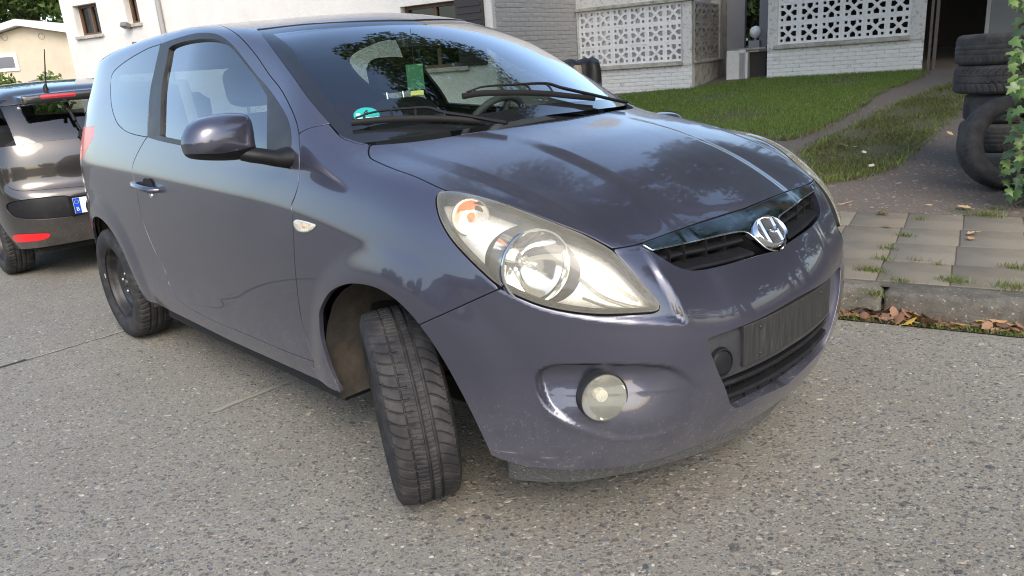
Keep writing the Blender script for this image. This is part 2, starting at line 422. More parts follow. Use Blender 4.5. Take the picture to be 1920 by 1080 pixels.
# ------------------------------------------------------------------ materials
class NT:
    def __init__(s, name):
        s.m = bpy.data.materials.new(name); s.m.use_nodes = True; s.t = s.m.node_tree; s.b = s.t.nodes['Principled BSDF']; s.out = s.t.nodes['Material Output']
    def n(s, typ, **kw):
        q = s.t.nodes.new('ShaderNode' + typ)
        for k, v in kw.items(): setattr(q, k, v)
        return q
    def l(s, a, b): s.t.links.new(a, b)
    def set(s, node, **kw):
        for k, v in kw.items(): node.inputs[k.replace('_', ' ')].default_value = v
        return node
    def coord(s, scale=(1, 1, 1), kind='Object'):
        c = s.n('TexCoord'); mp = s.n('Mapping'); mp.inputs['Scale'].default_value = scale; s.l(c.outputs[kind], mp.inputs[0]); return mp.outputs[0]
    def noise(s, scale, detail=4, rough=.55, vec=None, dist=0):
        q = s.n('TexNoise'); s.set(q, Scale=scale, Detail=detail, Roughness=rough, Distortion=dist)
        s.l(vec if vec is not None else s.coord(), q.inputs['Vector']); return q.outputs['Fac']
    def ramp(s, fac, stops, interp='LINEAR'):
        q = s.n('ValToRGB'); q.color_ramp.interpolation = interp; e = q.color_ramp.elements
        while len(e) < len(stops): e.new(.5)
        for i, (p, c) in enumerate(stops):
            e[i].position = p; e[i].color = (c, c, c, 1) if not hasattr(c, '__len__') else (*c[:3], 1)
        s.l(fac, q.inputs[0]); return q.outputs[0]
    def mix(s, fac, a, b, mode='MIX'):
        q = s.n('Mix', data_type='RGBA', blend_type=mode)
        for v, i in ((fac, 0), (a, 6), (b, 7)):
            if hasattr(v, 'is_linked') or hasattr(v, 'links'): s.l(v, q.inputs[i])
            elif hasattr(v, '__len__'): q.inputs[i].default_value = (*v[:3], 1)
            else: q.inputs[i].default_value = v if i == 0 else (v, v, v, 1)
        return q.outputs[2]
    def math(s, op, a, b=0.0):
        q = s.n('Math', operation=op)
        for i, v in enumerate((a, b)):
            if hasattr(v, 'links'): s.l(v, q.inputs[i])
            else: q.inputs[i].default_value = v
        return q.outputs[0]
    def bump(s, h, strength=.3, dist=.01, base=None):
        q = s.n('Bump'); s.set(q, Strength=strength, Distance=dist); s.l(h, q.inputs['Height'])
        if base is not None: s.l(base, q.inputs['Normal'])
        s.l(q.outputs[0], s.b.inputs['Normal']); return q.outputs[0]
def pbr(name, col, rough=.5, metal=0, spec=.5, coat=0, var=None, bump=None, coatr=.03, rvar=None):
    n = NT(name); b = n.b
    n.set(b, Base_Color=(*col, 1), Roughness=rough, Metallic=metal); b.inputs['Specular IOR Level'].default_value = spec
    b.inputs['Coat Weight'].default_value = coat; b.inputs['Coat Roughness'].default_value = coatr
    if var:                                               # (scale, second colour, low, high)
        f = n.ramp(n.noise(var[0], 6, .6), [(var[2], 0), (var[3], 1)]); n.l(n.mix(f, col, var[1]), b.inputs['Base Color'])
    if rvar: n.l(n.ramp(n.noise(rvar[0], 5), [(.3, rvar[1]), (.7, rvar[2])]), b.inputs['Roughness'])
    if bump: n.bump(n.noise(bump[0], 6, .6), bump[1], bump[2])
    return n.m
def glass_mat(name, tint=(.9, .95, .92), rough=.0, ior=1.5, boost=1.0, haze=None):
    n = NT(name); t = n.t; t.nodes.remove(n.b)
    tr = n.n('BsdfTransparent'); tr.inputs[0].default_value = (*tint, 1)
    gl = n.n('BsdfGlossy'); gl.inputs['Roughness'].default_value = rough
    lw = n.n('LayerWeight'); lw.inputs[0].default_value = .5; fr = n.n('Math', operation='MULTIPLY_ADD'); n.l(n.math('POWER', lw.outputs['Facing'], 5.0), fr.inputs[0]); fr.inputs[1].default_value = .957; fr.inputs[2].default_value = .043
    # two surfaces of a pane: about twice the single reflection
    f = n.math('MINIMUM', n.math('MULTIPLY', fr.outputs[0], boost), 1.0)
    mx = n.n('MixShader'); n.l(f, mx.inputs[0]); body = tr.outputs[0]
    if haze:
        df = n.n('BsdfDiffuse'); df.inputs[0].default_value = (*haze[1], 1); tl = n.n('BsdfTranslucent'); tl.inputs[0].default_value = (*haze[1], 1); m1 = n.n('MixShader'); m1.inputs[0].default_value = .5; n.l(df.outputs[0], m1.inputs[1]); n.l(tl.outputs[0], m1.inputs[2])
        m2 = n.n('MixShader'); n.l(n.math('MULTIPLY', n.ramp(n.noise(9, 5, .6), [(.3, .6), (.7, 1.0)]), haze[0]), m2.inputs[0]); n.l(tr.outputs[0], m2.inputs[1]); n.l(m1.outputs[0], m2.inputs[2]); body = m2.outputs[0]
    n.l(body, mx.inputs[1]); n.l(gl.outputs[0], mx.inputs[2]); n.l(mx.outputs[0], n.out.inputs[0])
    return n.m
# ------------------------------------------------------------------ materials of the cars
def paint_mat(name, col, col2, dirt=(.30, .28, .25), zlow=.42, scr=False, hz=None):
    """metallic paint under clear coat, with road film low down, grit specks and scratches"""
    n = NT(name); b = n.b; co = n.coord()
    fl = n.noise(900, 2, .5, co); base = n.mix(n.ramp(fl, [(.35, 0), (.7, 1)]), col, col2)
    sp = n.n('SeparateXYZ'); n.l(co, sp.inputs[0])
    low = n.n('MapRange'); n.set(low, From_Min=zlow + .12, From_Max=zlow - .22, To_Min=0, To_Max=1); n.l(sp.outputs[2], low.inputs[0])
    n1 = n.noise(7, 6, .65, co); film = n.math('MULTIPLY', low.outputs[0], n.ramp(n1, [(.3, .15), (.75, .75)]))
    film = n.math('ADD', film, n.math('MULTIPLY', n.ramp(n.noise(2.3, 5, .6, co), [(.45, 0), (.8, 1)]), .05))
    v = n.n('TexVoronoi', feature='F1'); n.set(v, Scale=210.0, Randomness=1.0); n.l(co, v.inputs['Vector'])
    grit = n.math('MULTIPLY', n.math('LESS_THAN', v.outputs['Distance'], .23), n.math('GREATER_THAN', n.noise(60, 3, .6, co), .56))
    grit = n.math('MULTIPLY', grit, n.math('ADD', low.outputs[0], .0))
    base = n.mix(n.math('MULTIPLY', film, .38), base, dirt); base = n.mix(n.math('MULTIPLY', grit, .8), base, (.55, .53, .48))
    n.l(base, b.inputs['Base Color'])
    n.set(b, Metallic=.55, Roughness=.30); b.inputs['Specular IOR Level'].default_value = .5
    n.l(n.math('SUBTRACT', .55, n.math('MINIMUM', n.math('MULTIPLY', film, .6), .5)), b.inputs['Metallic'])
    cw = n.math('SUBTRACT', 1.0, n.math('MINIMUM', n.math('ADD', n.math('MULTIPLY', film, .55), grit), .85)); n.l(cw, b.inputs['Coat Weight'])
    cr = n.n('MapRange'); n.set(cr, From_Min=.3, From_Max=.8, To_Min=.008, To_Max=.05); n.l(n.noise(5, 6, .65, co), cr.inputs[0])
    if scr:                                               # scrapes along the lower corner
        s1 = n.noise(3.2, 7, .75, n.coord((2.2, 2.2, 60))); low2 = n.n('MapRange'); n.set(low2, From_Min=.36, From_Max=.27, To_Min=0, To_Max=1); n.l(sp.outputs[2], low2.inputs[0])
        sm = n.math('MULTIPLY', n.ramp(s1, [(.60, 0), (.64, 1)]), n.math('MULTIPLY', low2.outputs[0], n.ramp(n.noise(6, 3, .6, co), [(.48, 0), (.58, 1)])))
        lk = b.inputs['Base Color'].links[0].from_socket; n.l(n.mix(n.math('MULTIPLY', sm, .8), lk, (.45, .44, .42)), b.inputs['Base Color'])
    if hz:                                                # dust lying on upward faces
        g = n.n('NewGeometry'); s2 = n.n('SeparateXYZ'); n.l(g.outputs['Normal'], s2.inputs[0])
        up = n.n('MapRange'); n.set(up, From_Min=.80, From_Max=.97, To_Min=0, To_Max=hz); n.l(s2.outputs[2], up.inputs[0])
        n.l(n.math('ADD', cr.outputs[0], n.math('MULTIPLY', up.outputs[0], n.ramp(n.noise(11, 6, .7, co), [(.3, .3), (.75, 1)]))), b.inputs['Coat Roughness'])
        du = n.math('MULTIPLY', n.math('MULTIPLY', up.outputs[0], 1.0 / hz), n.ramp(n.noise(6.5, 7, .72, n.coord((1, 1.8, 1))), [(.36, .04), (.72, .26)])); lk = b.inputs['Base Color'].links[0].from_socket
        spk = n.math('MULTIPLY', n.math('MULTIPLY', up.outputs[0], 1.0 / hz), n.math('MULTIPLY', n.math('LESS_THAN', v.outputs['Distance'], .17), n.math('GREATER_THAN', n.noise(45, 2, .6, co), .60)))
        n.l(n.mix(spk, n.mix(du, lk, (.20, .19, .185)), (.50, .49, .47)), b.inputs['Base Color'])
        n.l(n.math('MULTIPLY', cw, n.math('SUBTRACT', 1.0, n.math('MULTIPLY', du, 1.6))), b.inputs['Coat Weight'])
    else: n.l(cr.outputs[0], b.inputs['Coat Roughness'])
    b.inputs['Coat IOR'].default_value = 1.6
    n.bump(n.noise(26, 2, .4, co), .012, .01)
    return n.m
M_PAINT = paint_mat('slate_metallic_paint', (.046, .047, .069), (.077, .077, .105), hz=.07)
M_PAINTB = paint_mat('scuffed_slate_paint', (.046, .047, .069), (.077, .077, .105), zlow=.40, scr=True)
M_BLACK = pbr('black_plastic', (.009, .009, .010), .5, spec=.28, bump=(160, .12, .002), var=(14, (.022, .021, .020), .55, .8))
M_SATIN = pbr('satin_black_trim', (.022, .023, .025), .42, spec=.35, var=(5, (.06, .06, .06), .5, .8))
M_RUBBER = pbr('black_rubber', (.012, .012, .012), .65, spec=.2)
M_DARK = pbr('dark_void', (.008, .008, .008), .8)
M_CHROME = pbr('chrome', (.78, .78, .78), .07, 1, rvar=(30, .05, .14))
M_SILVER = pbr('headlamp_chrome', (.90, .88, .83), .28, .55, rvar=(9, .2, .4))
M_BOWL = pbr('reflector_chrome', (.92, .90, .85), .05, 1)
M_LINER = pbr('dirty_arch_liner', (.042, .037, .031), .9, var=(9, (.10, .083, .063), .42, .75), bump=(40, .4, .01))
M_TRIM_IN = pbr('interior_grey', (.045, .047, .05), .75, bump=(120, .15, .003))
M_SEAT = pbr('seat_cloth', (.030, .031, .034), .9, bump=(300, .3, .002))
M_LINING = pbr('roof_lining', (.36, .35, .33), .9)
M_AMBER = pbr('amber_bulb', (.85, .25, .04), .2)
M_GLASS = glass_mat('car_glass', (.60, .68, .64), boost=3.2)
M_WS = glass_mat('windscreen_glass', (.80, .89, .85), boost=3.0)
M_LENS = glass_mat('hazed_lens', (.96, .95, .90), boost=1.0, haze=(.27, (.90, .86, .70)))
M_REDL = pbr('red_lens', (.60, .025, .035), .25, coat=.4)
M_STEEL = pbr('black_steel_wheel', (.022, .022, .023), .45, metal=.2, var=(12, (.10, .09, .075), .5, .8), bump=(60, .15, .003))
M_TYRE = pbr('tyre_rubber', (.019, .019, .020), .75, spec=.3, var=(16, (.062, .058, .052), .42, .8), bump=(220, .25, .002))
M_LIP = NT('scuffed_lip'); 
_c = M_LIP.coord(); _v = M_LIP.noise(420, 3, .7, _c)
M_LIP.l(M_LIP.ramp(_v, [(.45, (.045, .045, .045)), (.57, (.10, .10, .095)), (.67, (.45, .43, .39))]), M_LIP.b.inputs['Base Color']); M_LIP.b.inputs['Roughness'].default_value = .8
M_LIP.bump(_v, .5, .004); M_LIP = M_LIP.m
M_PLATEH = NT('weathered_plate_holder'); _c = M_PLATEH.coord((6, 30, 3)); _n = M_PLATEH.noise(3, 6, .7, _c)
M_PLATEH.l(M_PLATEH.ramp(_n, [(.4, (.014, .0135, .013)), (.62, (.028, .027, .025)), (.80, (.10, .094, .084))]), M_PLATEH.b.inputs['Base Color']); M_PLATEH.b.inputs['Roughness'].default_value = .7
M_PLATEH.bump(_n, .3, .003); M_PLATEH = M_PLATEH.m
# ------------------------------------------------------------------ areas of the body
def Rg(pts, **k): return Region(F, pts, **k)
A_HL = Rg([(817.5, 373), (822, 363), (835.6, 358.5), (877, 363), (933, 378), (988, 398), (1044, 420), (1099, 442), (1149, 470), (1183, 503), (1213, 537), (1235.6, 564), (1240, 581, 1), (1224, 587), (1141, 591), (1085.6, 588), (1030, 578), (988, 564), (938, 539), (891, 498), (849, 453), (827, 417), (819, 392)])
A_POCKET = Rg([(938, 541, 1), (988, 568), (1030, 583), (1085, 594), (1141, 601), (1210, 604), (1286, 604, 1), (1265, 555), (1235, 505), (1206, 461, 1), (1150, 467, 1), (1044, 420), (933, 377), (835, 357), (818, 372), (819, 392), (827, 417), (849, 453), (891, 498)])
A_HOOD = Rg([(694, 272, 1), (691, 283), (694, 295), (707, 303), (740, 317), (780, 331.5), (835.6, 356), (877, 361.5), (933, 376.5), (988, 396.5), (1044, 418.5), (1099, 440.5), (1149, 466.5, 1), (1203, 456), (1283, 427), (1372, 398), (1439, 378), (1488, 358), (1532, 333, 1), (1480, 290), (1400, 250), (1300, 222), (1212, 197, 1), (1150, 211), (1075, 224), (1000, 234), (897, 248), (780, 265)])
A_WS = Rg([(674, 267, 1), (660, 262), (640, 254), (617, 230), (580, 187), (547, 141), (513, 95), (481, 54, 1), (580, 43), (713, 37), (813, 38), (873, 44), (960, 60, 1), (1080, 130, 1), (1160, 185, 1), (1075, 205), (1000, 219), (897, 236), (780, 254)])
A_WSI = Rg([(700, 243, 1), (672, 240), (640, 218), (608, 176), (575, 132), (545, 88), (512, 62, 1), (580, 54), (713, 46), (813, 46), (873, 52), (950, 70, 1), (1075, 140, 1), (1130, 171, 1), (1075, 183), (1000, 195), (897, 213), (780, 232)])
A_COWL = Rg([(660, 263, 1), (692, 271, 1), (780, 264), (897, 247), (1000, 233), (1075, 223), (1150, 210), (1212, 196, 1), (1160, 183, 1), (1075, 203), (1000, 217), (897, 234), (780, 252)])
A_DOOR = Rg([(588, 679, 1), (580, 653), (567, 607), (560, 567), (553, 500), (550, 440), (548, 398), (546.5, 384), (551, 373), (558, 350), (561, 323), (560.5, 260), (557, 234), (547, 206), (527, 168), (505, 140), (480, 103.5), (454, 73), (434, 57), (413, 47.5), (393, 45.5), (364.5, 47.5), (336, 53.6), (315.6, 61.8), (306, 71), (301, 81), (289, 134), (281, 175), (276.5, 257, 1), (272, 262), (258, 287), (249, 310), (250, 333), (257, 360), (263, 397), (273, 430), (290, 470), (310, 510), (317, 533), (333, 560), (353, 577), (400, 602), (467, 630), (533, 658)])
A_DTRIM = Rg([(301, 82, 1), (310.5, 79), (323.7, 74), (364.5, 63), (395, 62), (415, 68), (434, 83), (450, 101.5), (480, 140), (501, 163), (527, 200), (541, 228), (546.6, 260), (546, 318, 1), (500, 301), (420, 287), (338, 272), (300, 264), (276.5, 257, 1), (277, 224), (281, 175), (289, 134)])
A_DGLASS = Rg([(316, 92, 1), (321.7, 86), (344, 78), (374.7, 73), (393, 72.5), (409, 75), (425.6, 83), (442, 97.4), (480, 146), (501.6, 181, 1), (500.6, 291, 1), (420, 277), (338, 263), (299, 255, 1), (300, 240), (303, 167), (311.5, 118)])
A_QGLASS = Rg([(300.5, 83, 1), (279, 90), (250, 105.6), (226, 122), (212, 136), (207.6, 150), (207, 167), (208.5, 195), (213.7, 217), (222, 234), (236, 246), (253, 252.5), (275, 257, 1), (277, 224), (281, 175), (289, 134)])
A_FENDER = Rg([(560.5, 250, 1), (580, 240), (600, 235.5), (617, 232, 1), (640, 257), (667, 268), (694, 272, 1), (691, 283), (694, 295), (707, 303), (740, 317), (780, 331.5), (835.6, 356, 1), (822, 363), (817.5, 373), (819, 392), (827, 417), (849, 453), (891, 498), (938, 541, 1), (787, 609, 1), (700, 640, 1), (640, 740, 1), (588, 690, 1), (588, 679, 1), (580, 653), (567, 607), (560, 567), (553, 500), (550, 440), (548, 398), (546.5, 384), (551, 373), (558, 350), (561, 323)])
A_BUMPER = Rg([(787, 609, 1), (938, 541, 1), (988, 564), (1030, 578), (1085, 588), (1141, 592), (1224, 588), (1241, 581, 1), (1235, 564), (1213, 537), (1183, 503), (1149, 467, 1), (1203, 456), (1283, 427), (1372, 398), (1439, 378), (1488, 358), (1532, 333, 1), (1640, 300, 1), (1640, 1000, 1), (900, 1000, 1), (780, 700, 1)])
A_GRILLE = Rg([(1204, 458, 1), (1283, 429), (1372, 400), (1439, 380), (1500, 355, 1), (1540, 420, 1), (1490, 465, 1), (1444, 473.5), (1387, 490), (1350, 500), (1316, 507), (1290, 507), (1264, 497.5), (1226, 474, 1)])
A_STRIP = Rg([(1203, 459, 1), (1283, 430), (1372, 401), (1439, 381), (1500, 355, 1), (1520, 420, 1), (1487, 452), (1466, 469.5), (1449, 470), (1434, 465), (1421, 454), (1406, 441), (1393, 434.7), (1368.8, 437.5), (1293.8, 454.4), (1220.6, 470, 1)])
A_INTAKE = Rg([(1326, 640), (1332, 633), (1346, 627), (1417, 600), (1480, 566), (1540, 528, 1), (1540, 690, 1), (1500, 712), (1461, 729), (1420, 748), (1390, 764), (1372, 762), (1360, 730), (1343, 690), (1330, 655)])
A_FOG = Rg([(1004, 705), (1010, 696), (1025, 688.5), (1046, 685), (1113, 684), (1191, 684.6), (1243, 686), (1268, 691), (1292, 706), (1312, 728), (1318, 752), (1300, 785), (1243, 812), (1191, 822), (1152, 821.5), (1113, 812), (1074, 799), (1048.5, 785), (1025, 767), (1010, 744), (1004, 723)])
A_ARCHF = Rg([(598, 600), (600, 578), (618, 547), (649, 532), (684, 533), (716, 544), (751, 569), (787, 609), (827, 667), (862, 729), (889, 782), (921, 850, 1), (900, 980, 1), (640, 740, 1), (618, 693), (602, 640)])
# fog-lamp scoop, headlamp pocket, nose: relief on the body form
def relief(P, N):
    d = np.zeros(len(P))
    f = A_FOG(P, N); px = project(P)
    fade = 1 - sstep(1185, 1305, px[:, 0])
    dd = -.040 * sstep(.001, -.013, f) * (.04 + .96 * sstep(.36, .51, P[:, 2])) * (.15 + .85 * fade)
    dd += .0016 * np.exp(-((f - .004) / .009) ** 2) * sstep(.46, .38, P[:, 2])
    d += np.where(f < .05, dd, 0)
    f = A_POCKET(P, N); low = sstep(430, 560, px[:, 1])
    d += np.where(f < .05, -(.002 + .008 * low) * sstep(.004, -.017, f), 0) + .0006 * np.exp(-((f - .008) / .010) ** 2) * low
    return d
BX, BZ = zip(*[(-3.3, .30), (-2.9, .30), (-2.75, .28), (-2.2, .27), (-1.75, .272), (-1.2, .268), (-.6, .283), (-.3, .285), (.30, .285), (.36, .262), (.42, .245), (.5, .24), (.9, .245)])
V, N, T = surface_net(lambda x, y, z: F(x, y, z), (-3.22, -.92, .14), (.90, .05, 1.60), .008, gradF)
base = cut_in(Me(V, N, T), V[:, 1])
base = cut_out(base, base.V[:, 2] - np.interp(base.V[:, 0], BX, BZ))
# relief with exact normals (finite differences in the tangent plane)
def apply_relief(m):
  m = Me(m.V.copy(), m.N.copy(), m.T); sel = (m.V[:, 0] > .02) & (m.V[:, 2] < 1.02)
  P, Nn = m.V[sel], m.N[sel]; t1 = np.cross(Nn, [.3, .5, .8]); t1 /= np.linalg.norm(t1, axis=1)[:, None]; t2 = np.cross(Nn, t1); e = .004
  d0 = relief(P, Nn); g1 = (relief(P + t1 * e, Nn) - relief(P - t1 * e, Nn)) / (2 * e); g2 = (relief(P + t2 * e, Nn) - relief(P - t2 * e, Nn)) / (2 * e)
  nn = Nn - g1[:, None] * t1 - g2[:, None] * t2; m.V[sel] = P + Nn * d0[:, None]; m.N[sel] = nn / np.linalg.norm(nn, axis=1)[:, None]; return m
base = cut_out(base, A_ARCHF(base.V, base.N))
q = base.V; base = cut_out(base, np.hypot(q[:, 0] + 2.515, q[:, 2] - .315) - .352)
# ------------------------------------------------------------------ the hatchback
car = empty('hatchback', (-1.26, 0, 0), 'slate grey three-door hatchback with steered front wheel and empty plate holder, parked beside the kerb', 'car')
GAP = .0027
def panel(m, A, keep, gap=GAP, **k):
    """take area A out of m -> (the flanged panel, what is left)"""
    f = A(m.V, m.N); a = cut_in(m, f + gap); b = cut_out(m, f - gap)
    return a, b
hood, rest = panel(base, A_HOOD, 1, .0034)
lens, rest = panel(rest, A_HL, 1, .0032)
wsr, rest = panel(rest, A_WS, 1, .0012)
cowl, rest = panel(rest, A_COWL, 1, .0008)
bumper, rest = panel(rest, A_BUMPER, 1)
door, rest = panel(rest, A_DOOR, 1, .003)
fender, rest = panel(rest, A_FENDER, 1)
qg, rest = panel(rest, A_QGLASS, 1, .0025)
# details cut from the panels
gr = cut_in(bumper, A_GRILLE(bumper.V, bumper.N)); bumper = cut_out(bumper, A_GRILLE(bumper.V, bumper.N))
strip = cut_in(gr, A_STRIP(gr.V, gr.N) + .0008); gr_open = cut_out(gr, A_STRIP(gr.V, gr.N))
intake = cut_in(bumper, A_INTAKE(bumper.V, bumper.N)); bumper = cut_out(bumper, A_INTAKE(bumper.V, bumper.N))
dtrim = cut_in(door, A_DTRIM(door.V, door.N) + .001); door = cut_out(door, A_DTRIM(door.V, door.N) - .001)
dglass = cut_in(dtrim, A_DGLASS(dtrim.V, dtrim.N)); dtrim = cut_out(dtrim, A_DGLASS(dtrim.V, dtrim.N))
# rear lamps and rear window
A_TAIL = Rg([(183, 237, 1), (178, 252), (168, 270), (158, 290), (150, 303, 1), (120, 300, 1), (140, 240, 1)]); fl = A_TAIL(rest.V)
v = rest.V; fl = np.where((v[:, 0] < -2.5) & (v[:, 2] > .85) & (v[:, 2] < 1.2) & (np.abs(v[:, 1]) > .45), fl, np.maximum(np.abs(fl), .05))
tail = cut_in(rest, fl + .001); rest = cut_out(rest, fl - .001)
v = rest.V; fl = np.maximum.reduce([v[:, 0] + 2.72, 1.07 - v[:, 2], v[:, 2] - 1.375, np.abs(v[:, 1]) - .56])
rglass = cut_in(rest, fl + .001); rest = cut_out(rest, fl - .001)
def both(m, name, mat, parent, fl=True, depth=.014, label=None, **k):
    if fl: m = flange(m, depth, **k)
    return part(name, join(m, mirror(m)), mat, parent, label)
def pair(m, name, mat, parent, fl=True, depth=.014, **k):
    if fl: m = flange(m, depth, **k)
    return part(name, m, mat, parent), part(name, mirror(m), mat, parent)
low = lambda c: (np.abs(c[:, 1]) < 1e-3) | (c[:, 2] < np.interp(c[:, 0], BX, BZ) + .004)
bumper, fender = apply_relief(bumper), apply_relief(fender)
both(hood, 'hood', M_PAINT, car)
o_bump = both(bumper, 'front_bumper', M_PAINTB, car, depth=.03)
o_fender = pair(fender, 'fender', M_PAINT, car, skip=low)
o_door = pair(door, 'door', M_PAINT, car)
both(rest, 'body_shell', M_PAINT, car, skip=low)
ws_g = cut_in(wsr, A_WSI(wsr.V, wsr.N)); frit = cut_out(wsr, A_WSI(wsr.V, wsr.N))
o_ws = both(offset(ws_g, -.004), 'windscreen', M_WS, car, False)
M_FRIT = pbr('black_glass_border', (.012, .013, .014), .06, coat=.3)
both(offset(frit, -.004), 'windscreen_border', M_FRIT, o_ws, False)
both(offset(cowl, -.022), 'cowl_panel', M_BLACK, car)
for k, sd in enumerate((1, -1)):
    fx = (lambda m: m) if sd == 1 else mirror
    part('window_trim', fx(flange(offset(dtrim, .001), .016)), M_SATIN, o_door[k]); part('window_pane', fx(offset(dglass, -.012)), M_GLASS, o_door[k])
M_QG = glass_mat('tinted_glass', (.34, .40, .38), boost=2.4)
pair(flange(offset(qg, -.001), .006), 'quarter_window', M_QG, car, False)
pair(tail, 'tail_light', M_REDL, car); both(offset(rglass, -.003), 'rear_window', M_QG, car, False)
# inner skins: interior trim, dark backing behind the panel gaps
def skin(m, d): return flip(offset(m, -d))
sk = skin(rest, .034); 
hl_ = cut_in(sk, 1.38 - sk.V[:, 2])
part('roof_lining', join(hl_, mirror(hl_)), M_LINING, car)
sk2 = cut_in(sk, sk.V[:, 2] - 1.38); part('side_trim', join(sk2, mirror(sk2)), M_TRIM_IN, car)
dk = skin(door, .05); part('door_lining', dk, M_TRIM_IN, car); part('door_lining', mirror(dk), M_TRIM_IN, car)
gapfill = offset(cut_in(base, np.abs(A_HOOD(base.V, base.N)) - .02), -.015); part('hood_seal', join(gapfill, mirror(gapfill)), M_DARK, car)
gapfill = offset(cut_in(base, np.abs(A_DOOR(base.V, base.N)) - .016), -.014); part('door_seal', gapfill, M_RUBBER, car); part('door_seal', mirror(gapfill), M_RUBBER, car)
gf = cut_in(base, np.abs(A_BUMPER(base.V, base.N)) - .016)
part('bumper_seal', join(offset(gf, -.014), mirror(offset(gf, -.014))), M_DARK, car)
# underbody, bulkhead, wheel housings
b = MB(); b.box((-2.95, -.70, .20), (-2.05, .70, .26)); b.box((-2.05, -.76, .19), (-.45, .76, .27)); b.box((-.45, -.50, .18), (.50, .45, .26)); b.box((-.42, -.66, .27), (-.36, .66, .98)); b.box((.44, -.45, .26), (.47, .45, .70))
b.box((-2.05, -.79, .27), (-.50, -.755, .62)); b.box((-2.05, .755, .27), (-.50, .79, .62)); b.box((-3.0, -.68, .26), (-2.95, .68, .6))
b.build('underbody', M_DARK, car)
for cx, cz, rr in ((-.035, .33, .372), (-2.515, .315, .365)):
    for sd in (-1, 1):
        P = []
        for a in np.linspace(-14, 196, 36):
            a_ = R(a); xa, za_ = cx + rr * math.cos(a_), max(cz + rr * math.sin(a_), .26); yq = np.linspace(.55, .86, 63); yo = yq[F(np.full(63, xa), yq, np.full(63, za_)) < 0]; yo = (yo.max() if len(yo) else .6) - .022
            P.append([(cx + (rr + .012 * k2) * math.cos(a_), sd * min(yy, yo - .03 * (k2 > 0)), cz + (rr + .012 * k2) * math.sin(a_)) for yy, k2 in ((.9, 0), (.79, 1), (.72, 1.3), (.62, 1), (.52, 0))])
        w_ = MB().grid(P); w_.add([p[-1] for p in P] + [(cx, sd * .52, cz)], [(i, i + 1, len(P)) for i in range(len(P) - 1)])
        w_.build('wheel_housing', M_LINER, car, smooth=R(40), fix=False)
# ------------------------------------------------------------------ bumper pieces
def x_front(y, z, off=0.0):
    """x of the nose surface at (y, z), moved inward"""
    a, b = .2, 1.0
    for _ in range(30):
        c = (a + b) / 2
        if F(np.array([c]), np.array([y]), np.array([z]))[0] < 0: a = c
        else: b = c
    return a - off
def bar(ys, zf, off, dep, th, name, mat, parent):
    """horizontal slat that follows the nose"""
    q = MB(); P = []
    for y in ys:
        z = zf(y); x = x_front(y, z, off)
        P.append([(x, y, z + th * .5), (x + .004, y, z), (x, y, z - th * .5), (x - dep, y, z - th * .2), (x - dep, y, z + th * 1.3), (x, y, z + th * .5)])
    q.grid(P); return q.build(name, mat, parent, smooth=R(35))
ysl = np.linspace(-.46, .46, 25)
back = offset(gr_open, -.07); part('grille_backing', join(back, mirror(back)), M_DARK, car)
def walls(m, depth, edge_skip):
    b_ = boundary(m, edge_skip); ids = np.unique(b_); k = len(ids); rm = -np.ones(len(m.V), int); rm[ids] = np.arange(k)
    Vw = np.concatenate([m.V[ids], m.V[ids] - m.N[ids] * depth]); e0, e1 = rm[b_[:, 0]], rm[b_[:, 1]]
    Tw = np.concatenate([np.stack([e1, e0, k + e0], 1), np.stack([e1, k + e0, k + e1], 1)]); Tw = Tw[:, ::-1]
    return Me(Vw, mesh_normals(Vw, Tw), Tw)
cl = lambda c: np.abs(c[:, 1]) < 1e-3
wl = walls(gr_open, .07, cl); part('grille_surround', join(wl, mirror(wl)), M_BLACK, car)
both(offset(strip, .003), 'grille_trim', pbr('dark_reflection_chrome', (.20, .215, .20), .10, 1, rvar=(30, .06, .2)), car, depth=.012, rnd=.003)  # chrome darkened in colour to stand for the dark trees it mirrors
ep = smooth_line([(1204, 461, 1), (1221, 471, 1), (1293.8, 455.4), (1368.8, 438.5), (1393, 435.7), (1406, 442), (1421, 455), (1434, 466), (1449, 471), (1463, 471)], 6); EP = hits(F, ep); g = gradF(EP); EP = EP + g / np.linalg.norm(g, axis=1)[:, None] * .004; EP = EP[EP[:, 1] < .001]
q = MB(); q.tube(EP, .0028, 6); q.tube(EP * [1, -1, 1], .0028, 6); q.build('trim_edge_highlight', M_CHROME, bpy.data.objects['grille_trim'], smooth=True)  # bright tube added for the highlight along the strip's lower edge
for z0, off in ((.765, .012), (.735, .004)):
    for sd in (-1, 1):
        bar([sd * y for y in np.linspace(.10, .44 if z0 > .75 else .40, 14)], lambda y, z0=z0: z0 - .02 * (1 - abs(y) / .45) - (.0 if z0 > .75 else .004), off + .012, .045, .012, 'grille_slat', M_BLACK, car)
for sd in (-1, 1):
    for y in (.18, .26, .34, .40):
        x = x_front(sd * y, .76, .02); MB().box((x - .05, sd * y - .0015, .725), (x + .004, sd * y + .0015, .785)).build('grille_rib', M_BLACK, car)
wl = walls(intake, .045, cl); part('intake_surround', join(wl, mirror(wl)), M_PAINT, car)
back = offset(intake, -.09); part('intake_backing', join(back, mirror(back)), M_DARK, car)
pn = cut_in(intake, .432 + .10 * np.maximum(np.abs(intake.V[:, 1]) - .27, 0) / .1 * .0 - intake.V[:, 2]); pn = offset(pn, -.016)
both(pn, 'plate_panel', pbr('recess_shade_panel', (.024, .025, .030), .42, coat=.25, var=(8, (.06, .058, .055), .45, .8)), car, depth=.03, rnd=.004)  # body colour darkened for the shade inside the recess
for z0, ym, off in ((.415, .335, .022), (.377, .315, .014), (.345, .30, .03)):
    bar(np.linspace(-ym, ym, 23), lambda y, z0=z0: z0 - .012 + .5 * y * y * .1, off, .05, .014, 'intake_slat', M_BLACK, car)
